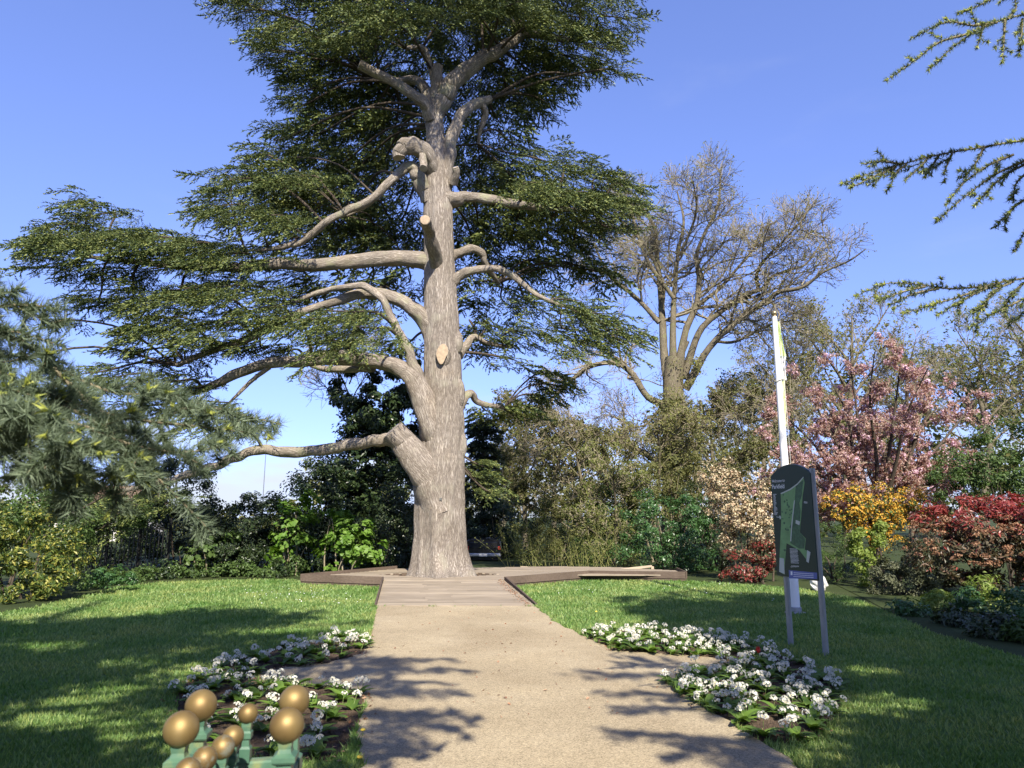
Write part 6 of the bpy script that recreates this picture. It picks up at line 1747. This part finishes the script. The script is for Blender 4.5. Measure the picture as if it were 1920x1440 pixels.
treeL = shade_tree('near_cedar', 'near cedar at the left whose blurred blue green bough hangs into the picture', -4.2, -1.7, 14.0, 5.6, 140, 91, (-14, 2.2),
  [((640, 1246), (850, 1237)), ((560, 1262), (880, 1258)), ((600, 1282), (840, 1284)), ((640, 1300), (850, 1300)), ((640, 1348), (890, 1338)), ((650, 1376), (820, 1362)), ((660, 1412), (770, 1398))])
treeR = shade_tree('near_cedar', 'near cedar at the right whose thin drooping branches reach in against the sky', 7.4, -2.0, 15.5, 6.0, 150, 92, (1.6, 18),
  [((1480, 1262), (1180, 1246)), ((1420, 1276), (1170, 1268)), ((1440, 1320), (1130, 1300)), ((1430, 1338), (1170, 1332)), ((1480, 1405), (1150, 1378)), ((1520, 1425), (1240, 1412)), ((1520, 1390), (1330, 1400))])
Yl = 1.75
near_branches([
  [(-260, 560, 1.5), (-60, 575, 1.7), (50, 572, 1.75), (118, 580, 1.8)],
  [(-260, 570, 1.5), (-60, 615, 1.7), (40, 640, 1.75), (120, 695, 1.8), (210, 735, 1.85), (310, 742, 1.9), (420, 770, 1.95), (525, 795, 2.0)],
  [(-200, 640, 1.5), (-40, 690, 1.65), (80, 735, 1.7), (180, 770, 1.75), (280, 790, 1.8), (380, 800, 1.85), (470, 812, 1.9)],
  [(80, 670, 1.78), (150, 740, 1.76), (200, 800, 1.74), (215, 850, 1.72), (225, 900, 1.7)],
  [(-200, 700, 1.5), (-40, 745, 1.6), (70, 775, 1.62), (160, 800, 1.65), (250, 835, 1.7), (340, 848, 1.75), (410, 838, 1.8)],
  [(-200, 700, 1.5), (-60, 750, 1.6), (10, 790, 1.6), (45, 830, 1.62), (65, 870, 1.64)],
  [(60, 770, 1.6), (110, 830, 1.6), (140, 880, 1.6), (145, 915, 1.6)],
  [(-200, 680, 1.55), (-40, 720, 1.6), (40, 780, 1.55), (90, 810, 1.52), (105, 840, 1.5)],
  [(-200, 690, 1.6), (-60, 740, 1.7), (-15, 780, 1.7), (10, 820, 1.7)],
], TUF_L, .0105, treeL, 11, .15, 'near left', .007, .7, .012)
near_branches([[(120, 760, 1.72), (210, 810, 1.7), (265, 865, 1.7), (330, 930, 1.72), (395, 996, 1.75)], [(200, 800, 1.72), (250, 850, 1.72), (275, 910, 1.72)]], TUF_L, .0105, treeL, 4, .07, 'near left low', .005, .7, .02)
near_branches([
  [(2200, -60, 3.6), (1990, 10, 3.8), (1900, 32, 3.9), (1840, 52, 3.9), (1785, 90, 3.9), (1742, 132, 3.9)],
  [(1870, 42, 3.9), (1825, 48, 3.9), (1775, 42, 3.9), (1710, 72, 3.9)],
  [(1820, 62, 3.9), (1760, 80, 3.9), (1720, 110, 3.9), (1664, 150, 3.9)],
  [(2000, -50, 3.8), (1880, -10, 3.9), (1840, 8, 3.9), (1797, 27, 3.9)],
  [(1842, 50, 3.9), (1838, 70, 3.9), (1832, 88, 3.9)], [(1884, 38, 3.9), (1882, 80, 3.9), (1879, 116, 3.9)], [(1917, 35, 3.9), (1915, 70, 3.9), (1911, 104, 3.9)], [(1890, 36, 3.9), (1905, 15, 3.9), (1900, -10, 3.9)],
  [(2200, 240, 3.6), (1990, 256, 3.8), (1900, 266, 3.9), (1830, 278, 3.9), (1760, 290, 3.9), (1690, 308, 3.9), (1640, 322, 3.9), (1580, 345, 3.9)],
  [(1690, 308, 3.9), (1655, 303, 3.9), (1618, 308, 3.9)], [(1680, 313, 3.9), (1640, 330, 3.9), (1594, 353, 3.9)], [(1664, 318, 3.9), (1648, 335, 3.9), (1638, 347, 3.9)], [(1700, 308, 3.9), (1680, 325, 3.9), (1670, 349, 3.9)],
  [(1740, 296, 3.9), (1720, 318, 3.9), (1698, 338, 3.9)], [(1760, 292, 3.9), (1745, 315, 3.9), (1735, 332, 3.9)], [(1785, 288, 3.9), (1778, 305, 3.9), (1770, 325, 3.9)],
  [(1845, 276, 3.9), (1830, 305, 3.9), (1812, 328, 3.9)], [(1900, 290, 3.9), (1850, 312, 3.9), (1805, 345, 3.9), (1774, 385, 3.9)], [(1925, 300, 3.85), (1870, 325, 3.9), (1820, 360, 3.9), (1758, 414, 3.9)],
  [(1940, 300, 3.85), (1890, 325, 3.9), (1855, 355, 3.9), (1828, 385, 3.9)], [(1930, 320, 3.85), (1905, 345, 3.9), (1900, 380, 3.9)], [(1990, 350, 3.8), (1930, 370, 3.85), (1895, 395, 3.9), (1866, 426, 3.9)], [(1990, 400, 3.8), (1935, 425, 3.85), (1915, 445, 3.9), (1902, 472, 3.9)],
  [(2200, 500, 3.6), (1990, 515, 3.8), (1900, 525, 3.9), (1840, 537, 3.9), (1780, 541, 3.9), (1720, 533, 3.9), (1660, 532, 3.9), (1606, 555, 3.9)],
  [(1735, 537, 3.9), (1690, 548, 3.9), (1648, 566, 3.9)], [(1760, 541, 3.9), (1710, 552, 3.9), (1668, 572, 3.9)], [(1850, 537, 3.9), (1800, 556, 3.9), (1745, 572, 3.9), (1694, 589, 3.9)],
  [(1850, 540, 3.9), (1800, 565, 3.9), (1758, 592, 3.9)], [(1880, 535, 3.9), (1850, 565, 3.9), (1832, 597, 3.9)], [(1960, 540, 3.85), (1910, 565, 3.9), (1860, 590, 3.9), (1818, 614, 3.9)], [(1920, 530, 3.9), (1890, 560, 3.9), (1885, 590, 3.9)],
  [(1960, 560, 3.85), (1925, 580, 3.9), (1905, 600, 3.9)], [(1900, 528, 3.9), (1860, 548, 3.9), (1845, 580, 3.9)],
], TUF_R, .016, treeR, 2, .11, 'near right', .008, .8, .35, False, 1.0, -.02, 1.0)
# boughs that carry the near branches back to their trunks
acc = Acc()
for tgt in (at(-250, 600, 1.5),): tube(acc, [(-4.2, -1.7, 2.6), (-3.2, .4, 2.5), tgt], [.07, .04, .010], 8, 5)
acc.build('bough', M['twig'], treeL, smooth=True)
acc = Acc()
for x, y in ((2195, -60), (2195, 240), (2195, 500)):
    e = at(x, y, 3.6); tube(acc, [(7.4, -2.0, e[2] + .3), ((7.4 + e[0]) / 2, 1.2, e[2] + .25), e], [.07, .045, .010], 8, 5)
acc.build('boughs', M['twig'], treeR, smooth=True, kind='stuff')
